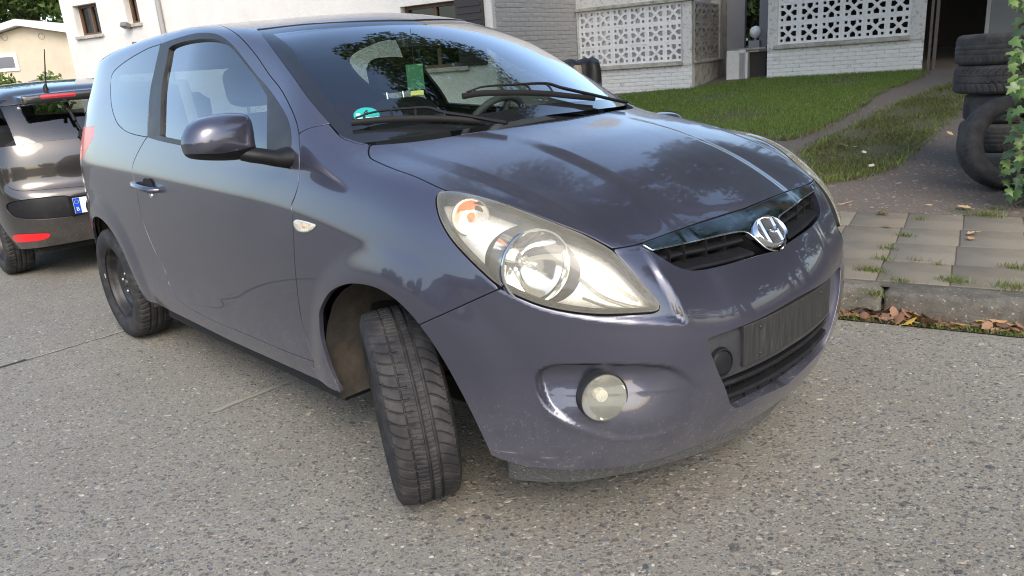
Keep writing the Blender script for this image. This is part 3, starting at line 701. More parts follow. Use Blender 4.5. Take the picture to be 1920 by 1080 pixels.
for y in np.linspace(-.27, .27, 9):
    x = x_front(y, .37, .03); MB().box((x - .04, y - .002, .335), (x, y + .002, .425)).build('intake_rib', M_BLACK, car)
# plate holder, slightly bent round the nose
P = []
for y in np.linspace(-.262, .262, 13):
    x = x_front(y, .508) - .010; P.append([(x - .014, y, .450), (x, y, .450), (x + .002, y, .4525), (x + .002, y, .5625), (x, y, .565), (x - .014, y, .565)])
q = MB().grid(P); q.add(P[0], [(0, 1, 2, 3, 4, 5)]); q.add(P[-1], [(5, 4, 3, 2, 1, 0)])
o_pl = q.build('plate_holder', M_PLATEH, car, smooth=R(30))
for y in (-.19, .17):
    for z in (.47, .545):
        x = x_front(y, .508) - .008; MB().lathe([(0, .003), (.005, .002), (.006, 0)], 10, Matrix.Translation((x, y, z)) @ Matrix.Rotation(R(-90), 4, 'Z')).build('plate_screw', M_SATIN, o_pl, smooth=True)
x = x_front(-.345, .487, .004)
MB().lathe([(0, .002), (.029, .0015), (.031, .0005), (.0325, -.003), (.034, .001), (.038, .000), (.041, -.012)], 28, Matrix.Translation((x, -.345, .487)) @ Matrix.Rotation(R(-104), 4, 'Z') @ Matrix.Rotation(R(4), 4, 'X')).build('tow_eye_cover', M_BLACK, car, smooth=R(50))
# scuffed air-dam lip under the bumper
lp = np.array([(.30, -.700), (.335, -.695), (.40, -.655), (.47, -.595), (.56, -.46), (.62, -.33), (.665, -.19), (.685, -.06), (.69, 0)])
lp = np.concatenate([lp, lp[::-1][1:] * [1, -1]]); P = []
for i, (x, y) in enumerate(lp): P.append([(x - .03, y * .97, .27), (x, y, .262), (x + .001, y, .2), (x - .002, y, .150), (x - .009, y * .995, .142), (x - .02, y * .98, .142), (x - .03, y * .97, .16), (x - .035, y * .965, .27)])
q = MB().grid(P); q.add(P[0], [tuple(range(8))]); q.add(P[-1], [tuple(range(8))[::-1]]); q.build('air_dam', M_LIP, car, smooth=R(40))
# ------------------------------------------------------------------ headlamps
hv = offset(lens, -.045); wl = walls(lens, .05, lambda c: np.zeros(len(c), bool)); edge = flange(cut_in(lens, np.abs(A_HL(lens.V, lens.N)) - .0065), .04)
in_l = cut_in(lens, A_HL(lens.V, lens.N) + .006); in_l = Me(in_l.V + in_l.N * (.012 * sstep(0, -.055, A_HL(in_l.V, in_l.N)))[:, None], in_l.N, in_l.T); in_l.N = mesh_normals(in_l.V, in_l.T)
def frame_to(p, n, up=(0, 0, 1)):
    """matrix whose local +Y looks along n"""
    y = Vector(n).normalized(); x = y.cross(Vector(up)).normalized(); z = x.cross(y)
    return Matrix(((x[0], y[0], z[0], p[0]), (x[1], y[1], z[1], p[1]), (x[2], y[2], z[2], p[2]), (0, 0, 0, 1)))
def lamp(sd):
    S = Matrix.Diagonal((1, sd, 1, 1)); fx = (lambda m: m) if sd == 1 else mirror
    L = part('headlight', fx(flange(offset(in_l, .004), .006)), M_LENS, car)
    part('lamp_rim', fx(join(edge, flip(wl))), M_BLACK, L)
    c = hits(F, [(1022, 506)])[0]; dirn = Vector((.93, -.33, .06))
    hh = cut_in(hv, .096 - np.linalg.norm(np.cross(hv.V - c, np.array(dirn.normalized())), axis=1))
    part('lamp_housing', fx(hh), M_SILVER, L)
    Mx = S @ frame_to(c - np.array(dirn.normalized()) * .066, dirn)
    b1 = MB(); b1.lathe([(.098, .018), (.096, .025), (.091, .025), (.088, .012), (.087, -.004)], 56, Mx); b1.lathe([(.0985, .02), (.0995, -.01), (.1005, -.045)], 56, Mx); b1.build('lamp_ring', M_CHROME, L, smooth=R(40))
    b2 = MB(); prof = [(r_, -.062 + .9 * .062 * (r_ / .088) ** 2) for r_ in np.linspace(.012, .088, 16)]; V_ = []; k = len(prof); n_ = 72
    for j in range(n_):
        a = 2 * math.pi * j / n_; 
        for r_, h_ in prof: V_.append(tuple(Mx @ Vector((r_ * math.cos(a), h_ + .0008 * math.sin(j * 2 * math.pi / 12) * (r_ / .088), r_ * math.sin(a)))))
    b2.add(V_, [(j * k + i, j * k + i + 1, ((j + 1) % n_) * k + i + 1, ((j + 1) % n_) * k + i) for j in range(n_) for i in range(k - 1)]); b2.build('reflector', M_BOWL, L, smooth=R(20))
    MB().lathe([(0, .012), (.010, .010), (.012, -.02), (.012, -.065)], 20, Mx).build('bulb_shield', M_CHROME, L, smooth=R(40))
    c2 = hits(F, [(880, 410)])[0]; d2 = Vector((.70, -.70, .12)); M2 = S @ frame_to(c2 - np.array(d2.normalized()) * .05, d2)
    b3 = MB(); b3.lathe([(.012, -.03), (.03, -.018), (.044, .004), (.047, .012), (.050, .012), (.050, -.02)], 36, M2); b3.build('turn_reflector', M_BOWL, L, smooth=R(30))
    MB().lathe([(0, .014), (.008, .011), (.011, .0), (.010, -.03)], 16, M2).build('turn_bulb', M_AMBER, L, smooth=True)
    # chrome blades running into the inner corner
    for pts_, r_ in (([(1086, 520), (1130, 556), (1180, 574), (1226, 581)], .004), ([(1092, 560), (1140, 577), (1190, 583), (1222, 585)], .003), ([(1080, 470), (1120, 505), (1165, 540), (1205, 565)], .003)):
        Q = hits(F, smooth_line(pts_, 6)); g = gradF(Q); Q = Q - g / np.linalg.norm(g, axis=1)[:, None] * .028; q = MB(); q.tube([tuple(S @ Vector(v)) for v in Q], r_, 8, flat=3.0, up=(.6, -.4, .5)); q.build('lamp_blade', M_SILVER, L, smooth=R(60))
    M3 = frame_to((0, 0, 0), (1, 0, 0))
    return L
lamp(1); lamp(-1)
# fog lamps
M_FOGL = glass_mat('fog_lens', (.95, .95, .88), boost=1.2, haze=(.28, (.80, .79, .62)))
for sd in (1, -1):
    S = Matrix.Diagonal((1, sd, 1, 1)); c = hits(F, [(1134.5, 747)])[0]; nrm = Vector((.87, -.42, .05)).normalized(); c = Vector(c) - nrm * .004
    Mx = S @ frame_to(c, nrm)
    fo = MB().lathe([(.0645, -.03), (.0645, .001), (.0635, .003), (.062, .002), (.0615, -.02)], 48, Mx).build('fog_lamp', M_SATIN, car, smooth=R(40))
    MB().lathe([(.0615, -.004)] + [(r_, .002 + .008 * (1 - (r_ / .062) ** 2)) for r_ in (.060, .048, .03, .015, 0)], 48, Mx).build('lamp_glass', M_FOGL, fo, smooth=R(50))
    MB().lathe([(.061, -.006), (.052, -.022), (.032, -.040), (.012, -.052), (0, -.053)], 48, Mx).build('reflector', M_BOWL, fo, smooth=True)
    q = MB(); q.lathe([(0, -.012), (.016, -.014), (.018, -.03), (.016, -.05)], 24, Mx); q.build('bulb_shield', M_SILVER, fo, smooth=R(40))
# side repeater
for sd in (1, -1):
    S = Matrix.Diagonal((1, sd, 1, 1)); px = [(552, 419), (553, 413.5), (558, 411.5), (575, 415), (590, 420), (592.5, 423), (589, 428), (580, 434), (570, 435.5), (561, 433), (555, 427)]
    P3 = hits(F, smooth_line(px, 2.5, True)); cc = P3.mean(0)
    q = MB(); nP = len(P3); rings = [(1.0, .000), (.97, .006), (.85, .010), (.55, .013), (.2, .014)]
    Vv = [tuple(S @ Vector(cc + (p - cc) * k_ + np.array([0, -h_, 0]))) for k_, h_ in rings for p in P3]
    q.add(Vv + [tuple(S @ Vector(cc + np.array([0, -.014, 0])))], [(r_ * nP + i, r_ * nP + (i + 1) % nP, r_ * nP + nP + (i + 1) % nP, r_ * nP + nP + i) for r_ in range(4) for i in range(nP)] + [(4 * nP + i, 4 * nP + (i + 1) % nP, 5 * nP) for i in range(nP)])
    rp = q.build('side_repeater', M_LENS, car, smooth=R(40))
    q = MB(); Vv = [tuple(S @ Vector(cc + (p - cc) * k_ + np.array([0, -h_, 0]))) for k_, h_ in ((1.0, .0015), (.8, .004), (.5, .002)) for p in P3]
    q.add(Vv, [(r_ * nP + i, r_ * nP + (i + 1) % nP, r_ * nP + nP + (i + 1) % nP, r_ * nP + nP + i) for r_ in range(2) for i in range(nP)] + [tuple(range(2 * nP, 3 * nP))]); q.build('reflector', M_SILVER, rp, smooth=R(40))
    MB().lathe([(0, .0075), (.006, .006), (.008, 0)], 16, S @ Matrix.Translation(Vector(cc)) @ Matrix.Rotation(math.pi, 4, 'X')).build('bulb', pbr('orange_bulb', (.8, .35, .15), .3), rp, smooth=True)
# ------------------------------------------------------------------ door mirror, handle, wipers, badge
def text_mesh(txt, size, mat, M, name='lettering', depth=.0):
    cu = bpy.data.curves.new(name, 'FONT'); cu.body = txt; cu.size = size; cu.align_x = 'CENTER'; cu.align_y = 'CENTER'; cu.extrude = depth; cu.resolution_u = 3
    o = bpy.data.objects.new(name, cu); COL.objects.link(o); dg = bpy.context.evaluated_depsgraph_get()
    me = bpy.data.meshes.new_from_object(o.evaluated_get(dg)); bpy.data.objects.remove(o); me.transform(M); me.materials.clear(); me.materials.append(mat); return me
def dome(px, xpl, depth, nr=14, pw=2.4):
    """closed outline on the plane x = xpl, blown forward into a smooth shell"""
    L = smooth_line(px, 2.5, True); P = np.array([on_plane(a, b, 0, xpl) for a, b in L]); c = P.mean(0); n = len(P); V = []
    for r_ in range(nr + 1):
        k = math.cos(r_ / nr * math.pi / 2); s = math.sin(r_ / nr * math.pi / 2)
        kk = k ** (2 / pw); ss = s ** (2 / pw)
        for p in P: q = c + (p - c) * kk; V.append([q[0] + depth * ss, q[1], q[2]])
    V = np.array(V); T = []
    for r_ in range(nr):
        for i in range(n):
            a, b = r_ * n + i, r_ * n + (i + 1) % n; T += [(a, b, b + n), (a, b + n, a + n)]
    T = np.array(T); N = mesh_normals(V, T)
    if (N[: n * nr // 2, 0]).mean() < 0: T = T[:, ::-1]; N = -N
    N[-n:] = (1, 0, 0); return Me(V, N, T)
MIR = [(340, 275), (341, 257), (350, 238), (368, 224), (395, 216), (425, 212), (452, 213), (463, 222), (468, 240), (471, 262), (473, 285), (455, 297), (420, 301), (375, 300), (350, 294)]
mshell = dome(MIR, -.60, .085)
px = project(mshell.V); fl = px[:, 1] - np.interp(px[:, 0], [330, 345, 420, 455, 500], [278, 290, 288, 281, 268])
m_top = cut_in(mshell, fl + .5); m_bot = cut_out(mshell, fl - .5)
for k, sd in enumerate((1, -1)):
    fx = (lambda m: m) if sd == 1 else mirror; S = Matrix.Diagonal((1, sd, 1, 1))
    if sd == -1:                                          # the far mirror is folded forward and low
        sh = np.array([.29, .02, -.175]); fx = lambda m: mirror(Me(m.V + sh, m.N, m.T)); S = Matrix.Translation(Vector(sh)) @ S
    mo = part('door_mirror', fx(m_bot), M_BLACK, o_door[k]);     part('mirror_cap', fx(flange(m_top, .008)), M_PAINT, o_door[k])
    c = mshell.V[:len(smooth_line(MIR, 2.5, True))]; q = MB(); q.add([tuple(S @ Vector(v - [.002, 0, 0])) for v in c], [tuple(range(len(c)))]); q.build('mirror_glass', M_CHROME, o_door[k])
    a0 = on_plane(452, 288, 0, -.565); a1 = on_plane(492, 293, 0, -.535); a2 = hits(F, [(538, 296)])[0]; q = MB()
    q.tube([tuple(S @ Vector(v)) for v in (a0, a0 * .5 + a1 * .5, a1, a1 * .5 + a2 * .5 + np.array([0, 0, -.004]), a2 + np.array([0, -.006, 0]), a2 + np.array([-.0, .03, 0]))], [.030, .034, .034, .036, .045, .052], 16, flat=.72); q.build('mirror_arm', M_BLACK, o_door[k], smooth=R(60))
    # handle: flat dark disc painted for the bowl's shade, bar, lock
    S = Matrix.Diagonal((1, sd, 1, 1))
    h0, h1, hm = hits(F, [(257, 345), (296, 356), (277, 350)]); up = np.array([0, 0, 1.0]); q = MB()
    q.tube([tuple(S @ Vector(v)) for v in (h0 + [0, .004, 0], h0 + [.012, -.020, .002], h0 * .7 + h1 * .3 + [0, -.036, .004], hm + [0, -.040, .004], h0 * .25 + h1 * .75 + [0, -.036, .003], h1 + [-.012, -.022, 0], h1 + [0, .004, -.002])], [.012, .016, .015, .0145, .015, .017, .012], 12, flat=.85); q.build('door_handle', M_PAINT, o_door[k], smooth=R(60))
    q = MB(); C_ = hm + np.array([.02, 0, .006]); q.add([tuple(S @ Vector((C_[0] + .062 * math.cos(a), C_[1] - .0025 - .0045 * math.sin(a), C_[2] + .033 * math.sin(a)))) for a in np.linspace(0, 2 * math.pi, 32, endpoint=False)], [tuple(range(32))]); q.build('handle_recess_shade', M_DARK, o_door[k])
    lk = hits(F, [(284, 367)])[0]; MB().lathe([(0, .006), (.010, .005), (.013, 0), (.013, -.01)], 20, S @ Matrix.Translation(Vector(lk)) @ Matrix.Rotation(math.pi, 4, 'X')).build('door_lock', M_CHROME, o_door[k], smooth=R(40))
def onws(px, up): 
    P = hits(F, px); g = gradF(P); return P + g / np.linalg.norm(g, axis=1)[:, None] * up
for blade, arm, r0 in (([(660, 237), (720, 231.5), (780, 229.5), (840, 230.5), (900, 235)], [(668, 233), (690, 225), (720, 219), (770, 215), (805, 214.5), (835, 224), (880, 231), (925, 240), (950, 244)], 1),
                       ([(866, 187.5), (900, 182), (960, 180.5), (1020, 182), (1060, 186), (1112, 191)], [(874, 184), (905, 174), (955, 170.5), (1018, 167.5), (1050, 176), (1118, 191.5), (1150, 199), (1172, 203)], 2)):
    B = onws(smooth_line(blade, 8), .014); q = MB(); q.tube(B, .006, 8, flat=1.7, up=(0, 0, 1)); w_ = q.build('wiper_blade', M_RUBBER, car, smooth=R(50))
    A = onws(smooth_line(arm, 6), .024); q = MB(); n = len(A); q.tube(A, [.0045 + .006 * min(1, i / n * 1.6) for i in range(n)], 8, flat=.6, up=(0, 0, 1)); q.build('wiper_arm', M_RUBBER, w_, smooth=R(50))
    for t in (.12, .34, .52, .72):
        q = MB(); i = int(t * (len(B) - 1)); j = min(int(np.argmin(np.linalg.norm(A - B[i], axis=1))), n - 1); q.tube([B[i], (B[i] + A[j]) / 2 + np.array([0, 0, .006]), A[j]], .004, 6); q.build('wiper_yoke', M_RUBBER, w_)
# badge
P0 = np.array([x_front(0, .752), 0, .752]); g = gradF(P0[None])[0]; g /= np.linalg.norm(g); Mb = frame_to(P0 + g * .012, g)
a_, b_ = .070, .046
E = lambda k, h, n=64: [tuple(Mb @ Vector((a_ * k * math.cos(t), h, b_ * k * math.sin(t)))) for t in np.linspace(0, 2 * math.pi, n, endpoint=False)]
bd = MB(); R_ = [E(1.08, -.012), E(1.06, .003), E(1.0, .008), E(.93, .006), E(.89, .0)]; bd.add(sum(R_, []), [(r * 64 + i, r * 64 + (i + 1) % 64, r * 64 + 64 + (i + 1) % 64, r * 64 + 64 + i) for r in range(4) for i in range(64)])
badge = bd.build('badge', M_CHROME, car, smooth=R(50))
n = NT('badge_mesh_insert'); v = n.n('TexVoronoi', feature='DISTANCE_TO_EDGE'); n.set(v, Scale=330.0, Randomness=0.0); n.l(n.coord(), v.inputs['Vector']); n.l(n.ramp(v.outputs[0], [(.06, .10), (.16, .008)]), n.b.inputs['Base Color']); n.b.inputs['Roughness'].default_value = .5; n.b.inputs['Specular IOR Level'].default_value = .2
q = MB(); q.add(E(.91, .0015), [tuple(range(64))]); q.build('badge_insert', n.m, badge)
q = MB()
def stroke(pts, wd):
    """flat chrome stroke of varying width on the badge; local u points to the viewer's left"""
    V = []; k = len(pts)
    for i, (u, w) in enumerate(pts):
        du, dw = (np.array(pts[min(i + 1, k - 1)]) - np.array(pts[max(i - 1, 0)])); l = math.hypot(du, dw); nu, nw = -dw / l, du / l; ww = wd[i]
        for s_, h_ in ((-1, .0015), (-.45, .0075), (.45, .0075), (1, .0015)): V.append(tuple(Mb @ Vector((-(u + nu * ww * s_) * a_, h_, (w + nw * ww * s_ * a_ / b_) * b_))))
    q.add(V, [(i * 4 + j, i * 4 + j + 1, i * 4 + j + 5, i * 4 + j + 4) for i in range(k - 1) for j in range(3)])
stroke([(-.30, .86), (-.40, .3), (-.50, -.3), (-.56, -.76)], [.085, .10, .10, .085])
stroke([(.58, .76), (.50, .3), (.42, -.3), (.32, -.86)], [.085, .10, .10, .085])
stroke([(-.46, -.12), (-.28, .12), (-.05, .10), (.12, -.10), (.30, -.12), (.46, .12)], [.10, .09, .07, .07, .09, .10])
q.build('badge_letter', M_CHROME, badge, smooth=R(30))
# ------------------------------------------------------------------ wheels
def prof_line(pts, n):
    P = np.array(pts, float); s = np.r_[0, np.cumsum(np.linalg.norm(np.diff(P, axis=0), axis=1))]; t = np.linspace(0, s[-1], n); return np.stack([np.interp(t, s, P[:, 0]), np.interp(t, s, P[:, 1])], 1)
def make_tyre(name, nt, tread, width=.195, rad=.301):
    h = width / 2; q = rad / .301
    side = [(-.078, .192), (-.088, .200), (-.0965, .222), (-.0985, .245), (-.096, .266), (-.090, .281), (-.0835, .2905)]
    side = [(a * h / .0985, b * q) for a, b in side]
    crown = [(s_ * h / .0985, (.2995 - .0085 * (abs(s_) / .0835) ** 2.4) * q) for s_ in np.linspace(-.0835, .0835, 17)]
    pr = side[:-1] + crown + [(-a, b) for a, b in side[:-1][::-1]]
    ns = 110 if nt > 700 else 40
    cs = Spline([(i / (len(pr) - 1), p[0]) for i, p in enumerate(pr)]); P = prof_line(pr, 400)
    # denser over the crown
    sarr = np.concatenate([np.linspace(0, .30, ns // 6), np.linspace(.30, .70, ns - 2 * (ns // 6) + 2)[1:-1], np.linspace(.70, 1, ns // 6)]); PP = np.stack([np.interp(sarr, np.linspace(0, 1, 400), P[:, k]) for k in (0, 1)], 1)
    th = np.linspace(0, 2 * math.pi, nt, endpoint=False); TH, S_ = np.meshgrid(th, PP[:, 0], indexing='ij'); RR = np.broadcast_to(PP[:, 1], TH.shape)
    edge = sstep(.277 * q, .289 * q, RR); u = S_ / (h * .86)
    RR = RR - tread(u, TH) * edge; V = np.stack([RR * np.cos(TH), S_, RR * np.sin(TH)], -1).reshape(-1, 3); m = len(sarr)
    i, j = np.meshgrid(np.arange(nt), np.arange(m - 1), indexing='ij'); a = (i * m + j).ravel(); b = (((i + 1) % nt) * m + j).ravel(); T = np.stack([a, b, b + 1, a + 1], 1)
    me = to_mesh(name, V, T, M_TYRE, smooth=True); me.set_sharp_from_angle(angle=R(38)); return me
def notch(x, c, w, soft=.25): return 1 - sstep(w * (1 - soft), w * (1 + soft), np.abs(x - c))
def tread_summer(u, th):
    """two wide rings, one narrow ring, curved shoulder grooves, fine sipes"""
    d = .0075 * np.maximum(notch(u, .02, .045), notch(u, .36, .045)); d = np.maximum(d, .005 * notch(u, -.44, .022))
    def rep(ph, n, w): f = (th * n / (2 * math.pi) + ph) % 1.0; f = np.minimum(f, 1 - f); return 1 - sstep(w * .7, w * 1.3, f)
    lu = np.clip((-u - .12) / .95, 0, 1)
    d = np.maximum(d, .0062 * rep(-1.5 * (lu - .15) ** 2 + .3 * lu, 54, .075) * sstep(-.16, -.24, u))
    ru = np.clip((u - .42) / .6, 0, 1); d = np.maximum(d, .0058 * rep(1.0 * ru ** 1.5, 54, .07) * sstep(.42, .5, u))
    d = np.maximum(d, .0024 * rep(.9 * u, 120, .16) * sstep(-.04, -.08, u) * sstep(-.42, -.38, u)); d = np.maximum(d, .0024 * rep(-.6 * u, 120, .16) * sstep(.08, .11, u) * sstep(.32, .29, u))
    return d
def tread_plain(u, th):
    d = .006 * np.maximum.reduce([notch(u, -.38, .05), notch(u, .38, .05), notch(u, 0, .04)])
    f = (th * 58 / (2 * math.pi) + .8 * np.abs(u)) % 1.0; f = np.minimum(f, 1 - f); return np.maximum(d, .005 * (1 - sstep(.08, .15, f)) * sstep(.42, .5, np.abs(u)))
ME_T1 = make_tyre('tyre', 1080, tread_summer); ME_T2 = make_tyre('tyre', 580, tread_plain)
def rim_mesh():
    """black pressed-steel wheel; outer face towards local -y"""
    pr = [(.2075, -.083), (.2085, -.078), (.203, -.0765), (.196, -.072), (.190, -.060), (.186, -.040), (.180, -.022), (.171, -.020), (.160, -.024), (.145, -.034), (.128, -.041), (.112, -.040), (.098, -.032), (.085, -.026), (.070, -.026), (.056, -.030), (.046, -.040), (.034, -.041), (.031, -.036), (.0001, -.036)]
    P = prof_line(pr, 60); nt = 240; th = np.linspace(0, 2 * math.pi, nt, endpoint=False); m = 60
    V = np.stack([np.outer(np.cos(th), P[:, 0]), np.broadcast_to(P[:, 1], (nt, m)), np.outer(np.sin(th), P[:, 0])], -1).reshape(-1, 3)
    i, j = np.meshgrid(np.arange(nt), np.arange(m - 1), indexing='ij'); a = (i * m + j).ravel(); b = (((i + 1) % nt) * m + j).ravel()
    T = np.concatenate([np.stack([a, a + 1, b + 1], 1), np.stack([a, b + 1, b], 1)]); N = mesh_normals(V, T)
    if N[m * 3 + 30, 1] > 0: T = T[:, ::-1]; N = -N
    M = Me(V, N, T)
    f = np.full(len(V), 9.0)
    for k in range(12):
        t = 2 * math.pi * k / 12; f = np.minimum(f, np.hypot((V[:, 0] - .148 * math.cos(t)), (V[:, 2] - .148 * math.sin(t))) - .0145)
    M = flange(cut_out(M, f), .012, skip=lambda c: np.hypot(c[:, 0], c[:, 2]) > .19)
    barrel = MB().lathe([(.2075, -.083), (.19, -.05), (.178, -.01), (.178, .075)], 60); k = len(M.V)
    bv = np.array(barrel.V); bt = np.array([t for q_ in barrel.F for t in ((q_[0], q_[1], q_[2]), (q_[0], q_[2], q_[3]))]); bn = mesh_normals(bv, bt)
    return join(M, Me(bv * .999, bn, bt))
RM = rim_mesh(); ME_RIM = to_mesh('rim', RM.V, RM.T, M_STEEL, RM.N)
def bolts():
    b = MB()
    for k in range(4):
        t = 2 * math.pi * k / 4 + .4; b.lathe([(0, -.016), (.008, -.016), (.010, -.013), (.0105, 0)], 6, Matrix.Translation((.05 * math.cos(t), -.030, .05 * math.sin(t))))
    return b
BOLT = MB().lathe([(0, -.018), (.008, -.018), (.010, -.014), (.0105, 0)], 8).mesh('wheel_bolt', pbr('worn_steel', (.32, .31, .29), .4, .8), R(30))
HUB = MB().lathe([(0, -.05), (.018, -.05), (.022, -.046), (.024, -.036)], 24).mesh('hub_cap', M_STEEL, R(40))
WGT = MB().box((-.012, -.0855, -.006), (.012, -.078, .006), None, .002).mesh('balance_weight', pbr('lead_weight', (.55, .53, .48), .5, .3), False)
def wheel(x, sd, steer=0.0, camber=0.0, me=None, spin=0.0, dx=0, dy=0):
    w = bpy.data.objects.new('wheel', None); COL.objects.link(w); w.parent = car; w.empty_display_size = .2
    Mw = Matrix.Translation((x + 1.26 + dx, sd * (.748 + dy), .2985)) @ Matrix.Rotation(R(steer), 4, 'Z') @ Matrix.Rotation(R(camber), 4, 'X') @ Matrix.Rotation(0 if sd < 0 else math.pi, 4, 'Z') @ Matrix.Rotation(R(spin), 4, 'Y')
    w.matrix_local = Mw
    for me_, n_ in ((me, 'tyre'), (ME_RIM, 'rim'), (HUB, 'hub_cap')): obj(n_, me_, w, (0, 0, 0))
    for k in range(4):
        t = 2 * math.pi * k / 4 + .4; obj('wheel_bolt', BOLT, w, (.05 * math.cos(t), -.028, .05 * math.sin(t)))
    g_ = obj('balance_weight', WGT, w, (0, 0, 0)); g_.matrix_local = Matrix.Rotation(R(-118), 4, 'Y') @ Matrix.Translation((0, 0, .205)); return w
wheel(0, -1, -28, 3.5, ME_T1, 20, dx=-.061, dy=.016); wheel(0, 1, -27, -2, ME_T2, 10); wheel(-2.515, -1, 0, 0, ME_T2, 33); wheel(-2.515, 1, 0, 0, ME_T2, 50)
# ------------------------------------------------------------------ interior
q = MB(); P = []
for y in np.linspace(-.70, .70, 43):
    hood_ = .055 * math.exp(-((y - .36) / .16) ** 4); c_ = .02 * math.exp(-(y / .16) ** 4)
    P.append([(-.20, y, .985), (-.30, y, 1.0), (-.48, y, 1.0 + c_ * .5 + hood_ * .4), (-.58, y, .992 + c_ + hood_), (-.63, y, .975 + c_ + hood_ * .9), (-.655, y, .94 + c_), (-.66, y, .84), (-.60, y, .70), (-.45, y, .60)])
q.grid(P).build('dashboard', M_TRIM_IN, car, smooth=R(50), fix=False)
Mx = Matrix.Translation((-.80, .36, .965)) @ Matrix.Rotation(R(-62), 4, 'Y'); q = MB()
q.tube([Mx @ Vector((.185 * math.cos(a), .185 * math.sin(a), 0)) for a in np.linspace(0, 2 * math.pi, 48, endpoint=False)], .0155, 10, closed=True)
for a in (0.15, math.pi - .15, -math.pi / 2): q.tube([Mx @ Vector((.05 * math.cos(a), .05 * math.sin(a), -.02)), Mx @ Vector((.18 * math.cos(a), .18 * math.sin(a), 0))], .014, 8)
st = q.build('steering_wheel', M_TRIM_IN, car, smooth=R(60))
q = MB(); q.lathe([(0, .01), (.055, .004), (.068, -.015), (.05, -.06), (.035, -.2)], 24, Mx @ Matrix.Rotation(R(90), 4, 'X')); q.build('wheel_hub_pad', M_TRIM_IN, st, smooth=R(50))
def seat(y, x=-1.30):
    def slab(pts, wd, name, par, mat=M_SEAT):
        P = []
        for t in np.linspace(-1, 1, 11):
            yy = y + t * wd; bl = (1 - abs(t) ** 4); P.append([(px_ + (cx_ - px_) * (1 - bl) * .25, yy, pz_ + (cz_ - pz_) * (1 - bl) * .25) for px_, pz_ in pts for cx_, cz_ in [np.mean(pts, 0)]])
        q = MB(); P2 = [p + [p[0]] for p in P]; q.grid(P2); q.add(P[0], [tuple(range(len(pts)))]); q.add(P[-1], [tuple(range(len(pts)))[::-1]]); return q.build(name, mat, par, smooth=R(50))
    s_ = slab([(x + .42, .50), (x + .46, .55), (x + .40, .60), (x + .1, .57), (x - .05, .56), (x - .08, .45), (x + .1, .40), (x + .4, .42)], .25, 'seat', car)
    slab([(x - .03, .55), (x + .02, .62), (x - .05, .85), (x - .13, 1.08), (x - .19, 1.14), (x - .25, 1.12), (x - .22, .9), (x - .16, .6)], .235, 'seat_back', s_)
    slab([(x - .18, 1.18), (x - .17, 1.24), (x - .20, 1.33), (x - .25, 1.34), (x - .285, 1.30), (x - .27, 1.20), (x - .24, 1.165)], .125, 'headrest', s_)
    for d in (-.05, .05): q = MB(); q.tube([(x - .22, y + d, 1.08), (x - .235, y + d, 1.22)], .007, 8); q.build('headrest_post', M_CHROME, s_)
seat(-.37); seat(.37)
q = MB(); q.box((-2.35, -.60, .45), (-1.90, .60, .60), None, .05); q.box((-2.50, -.60, .55), (-2.35, .60, 1.08), None, .05)
for y in (-.33, .33): q.box((-2.49, y - .12, 1.08), (-2.38, y + .12, 1.24), None, .04)
q.build('rear_seat', M_SEAT, car, smooth=R(40))
MB().box((-.02, -.12, -.03), (.015, .12, .035), Matrix.Translation((-.80, 0, 1.375)) @ Matrix.Rotation(R(12), 4, 'Z'), .012).build('rear_view_mirror', M_SATIN, car, smooth=R(40))
M_BELT = pbr('beige_belt', (.24, .21, .16), .9)
for sd in (-1, 1): q = MB(); q.tube([(-1.74, .60 * sd, 1.30), (-1.62, .62 * sd, 1.0), (-1.5, .60 * sd, .55)], .024, 8, flat=.15); q.build('seat_belt', M_BELT, car)
# emission sticker inside the windscreen, scent tag hanging behind it
M_TEAL = pbr('teal_sticker', (.02, .33, .28), .35); M_WHITE = pbr('white_label', (.78, .80, .78), .5); M_INK = pbr('black_ink', (.012, .012, .012), .5)
c = hits(F, [(687.5, 216.5)])[0]; g = gradF(c[None])[0]; g /= np.linalg.norm(g); Ms = frame_to(c + g * .0005, g)
q = MB(); q.add([tuple(Ms @ Vector((.041 * math.cos(t), 0, .041 * math.sin(t)))) for t in np.linspace(0, 2 * math.pi, 40, endpoint=False)], [tuple(range(40))]); stk = q.build('emission_sticker', M_TEAL, o_ws)
def quad(M, u0, u1, w0, w1, h): return [tuple(M @ Vector(v)) for v in ((u0, h, w0), (u1, h, w0), (u1, h, w1), (u0, h, w1))]
MB().add(quad(Ms, -.036, .030, -.031, -.011, .0006), [(0, 1, 2, 3)]).build('label_strip', M_WHITE, stk); MB().add(quad(Ms, .019, .033, .002, .013, .0006), [(0, 1, 2, 3)]).build('label_patch', pbr('pale_patch', (.45, .62, .60), .4), stk)
obj('numeral', text_mesh('4', .038, M_INK, Ms @ Matrix.Translation((0, .0008, .013)) @ Matrix.Rotation(R(90), 4, 'X') @ Matrix.Rotation(math.pi, 4, 'Y'), 'numeral'), stk)
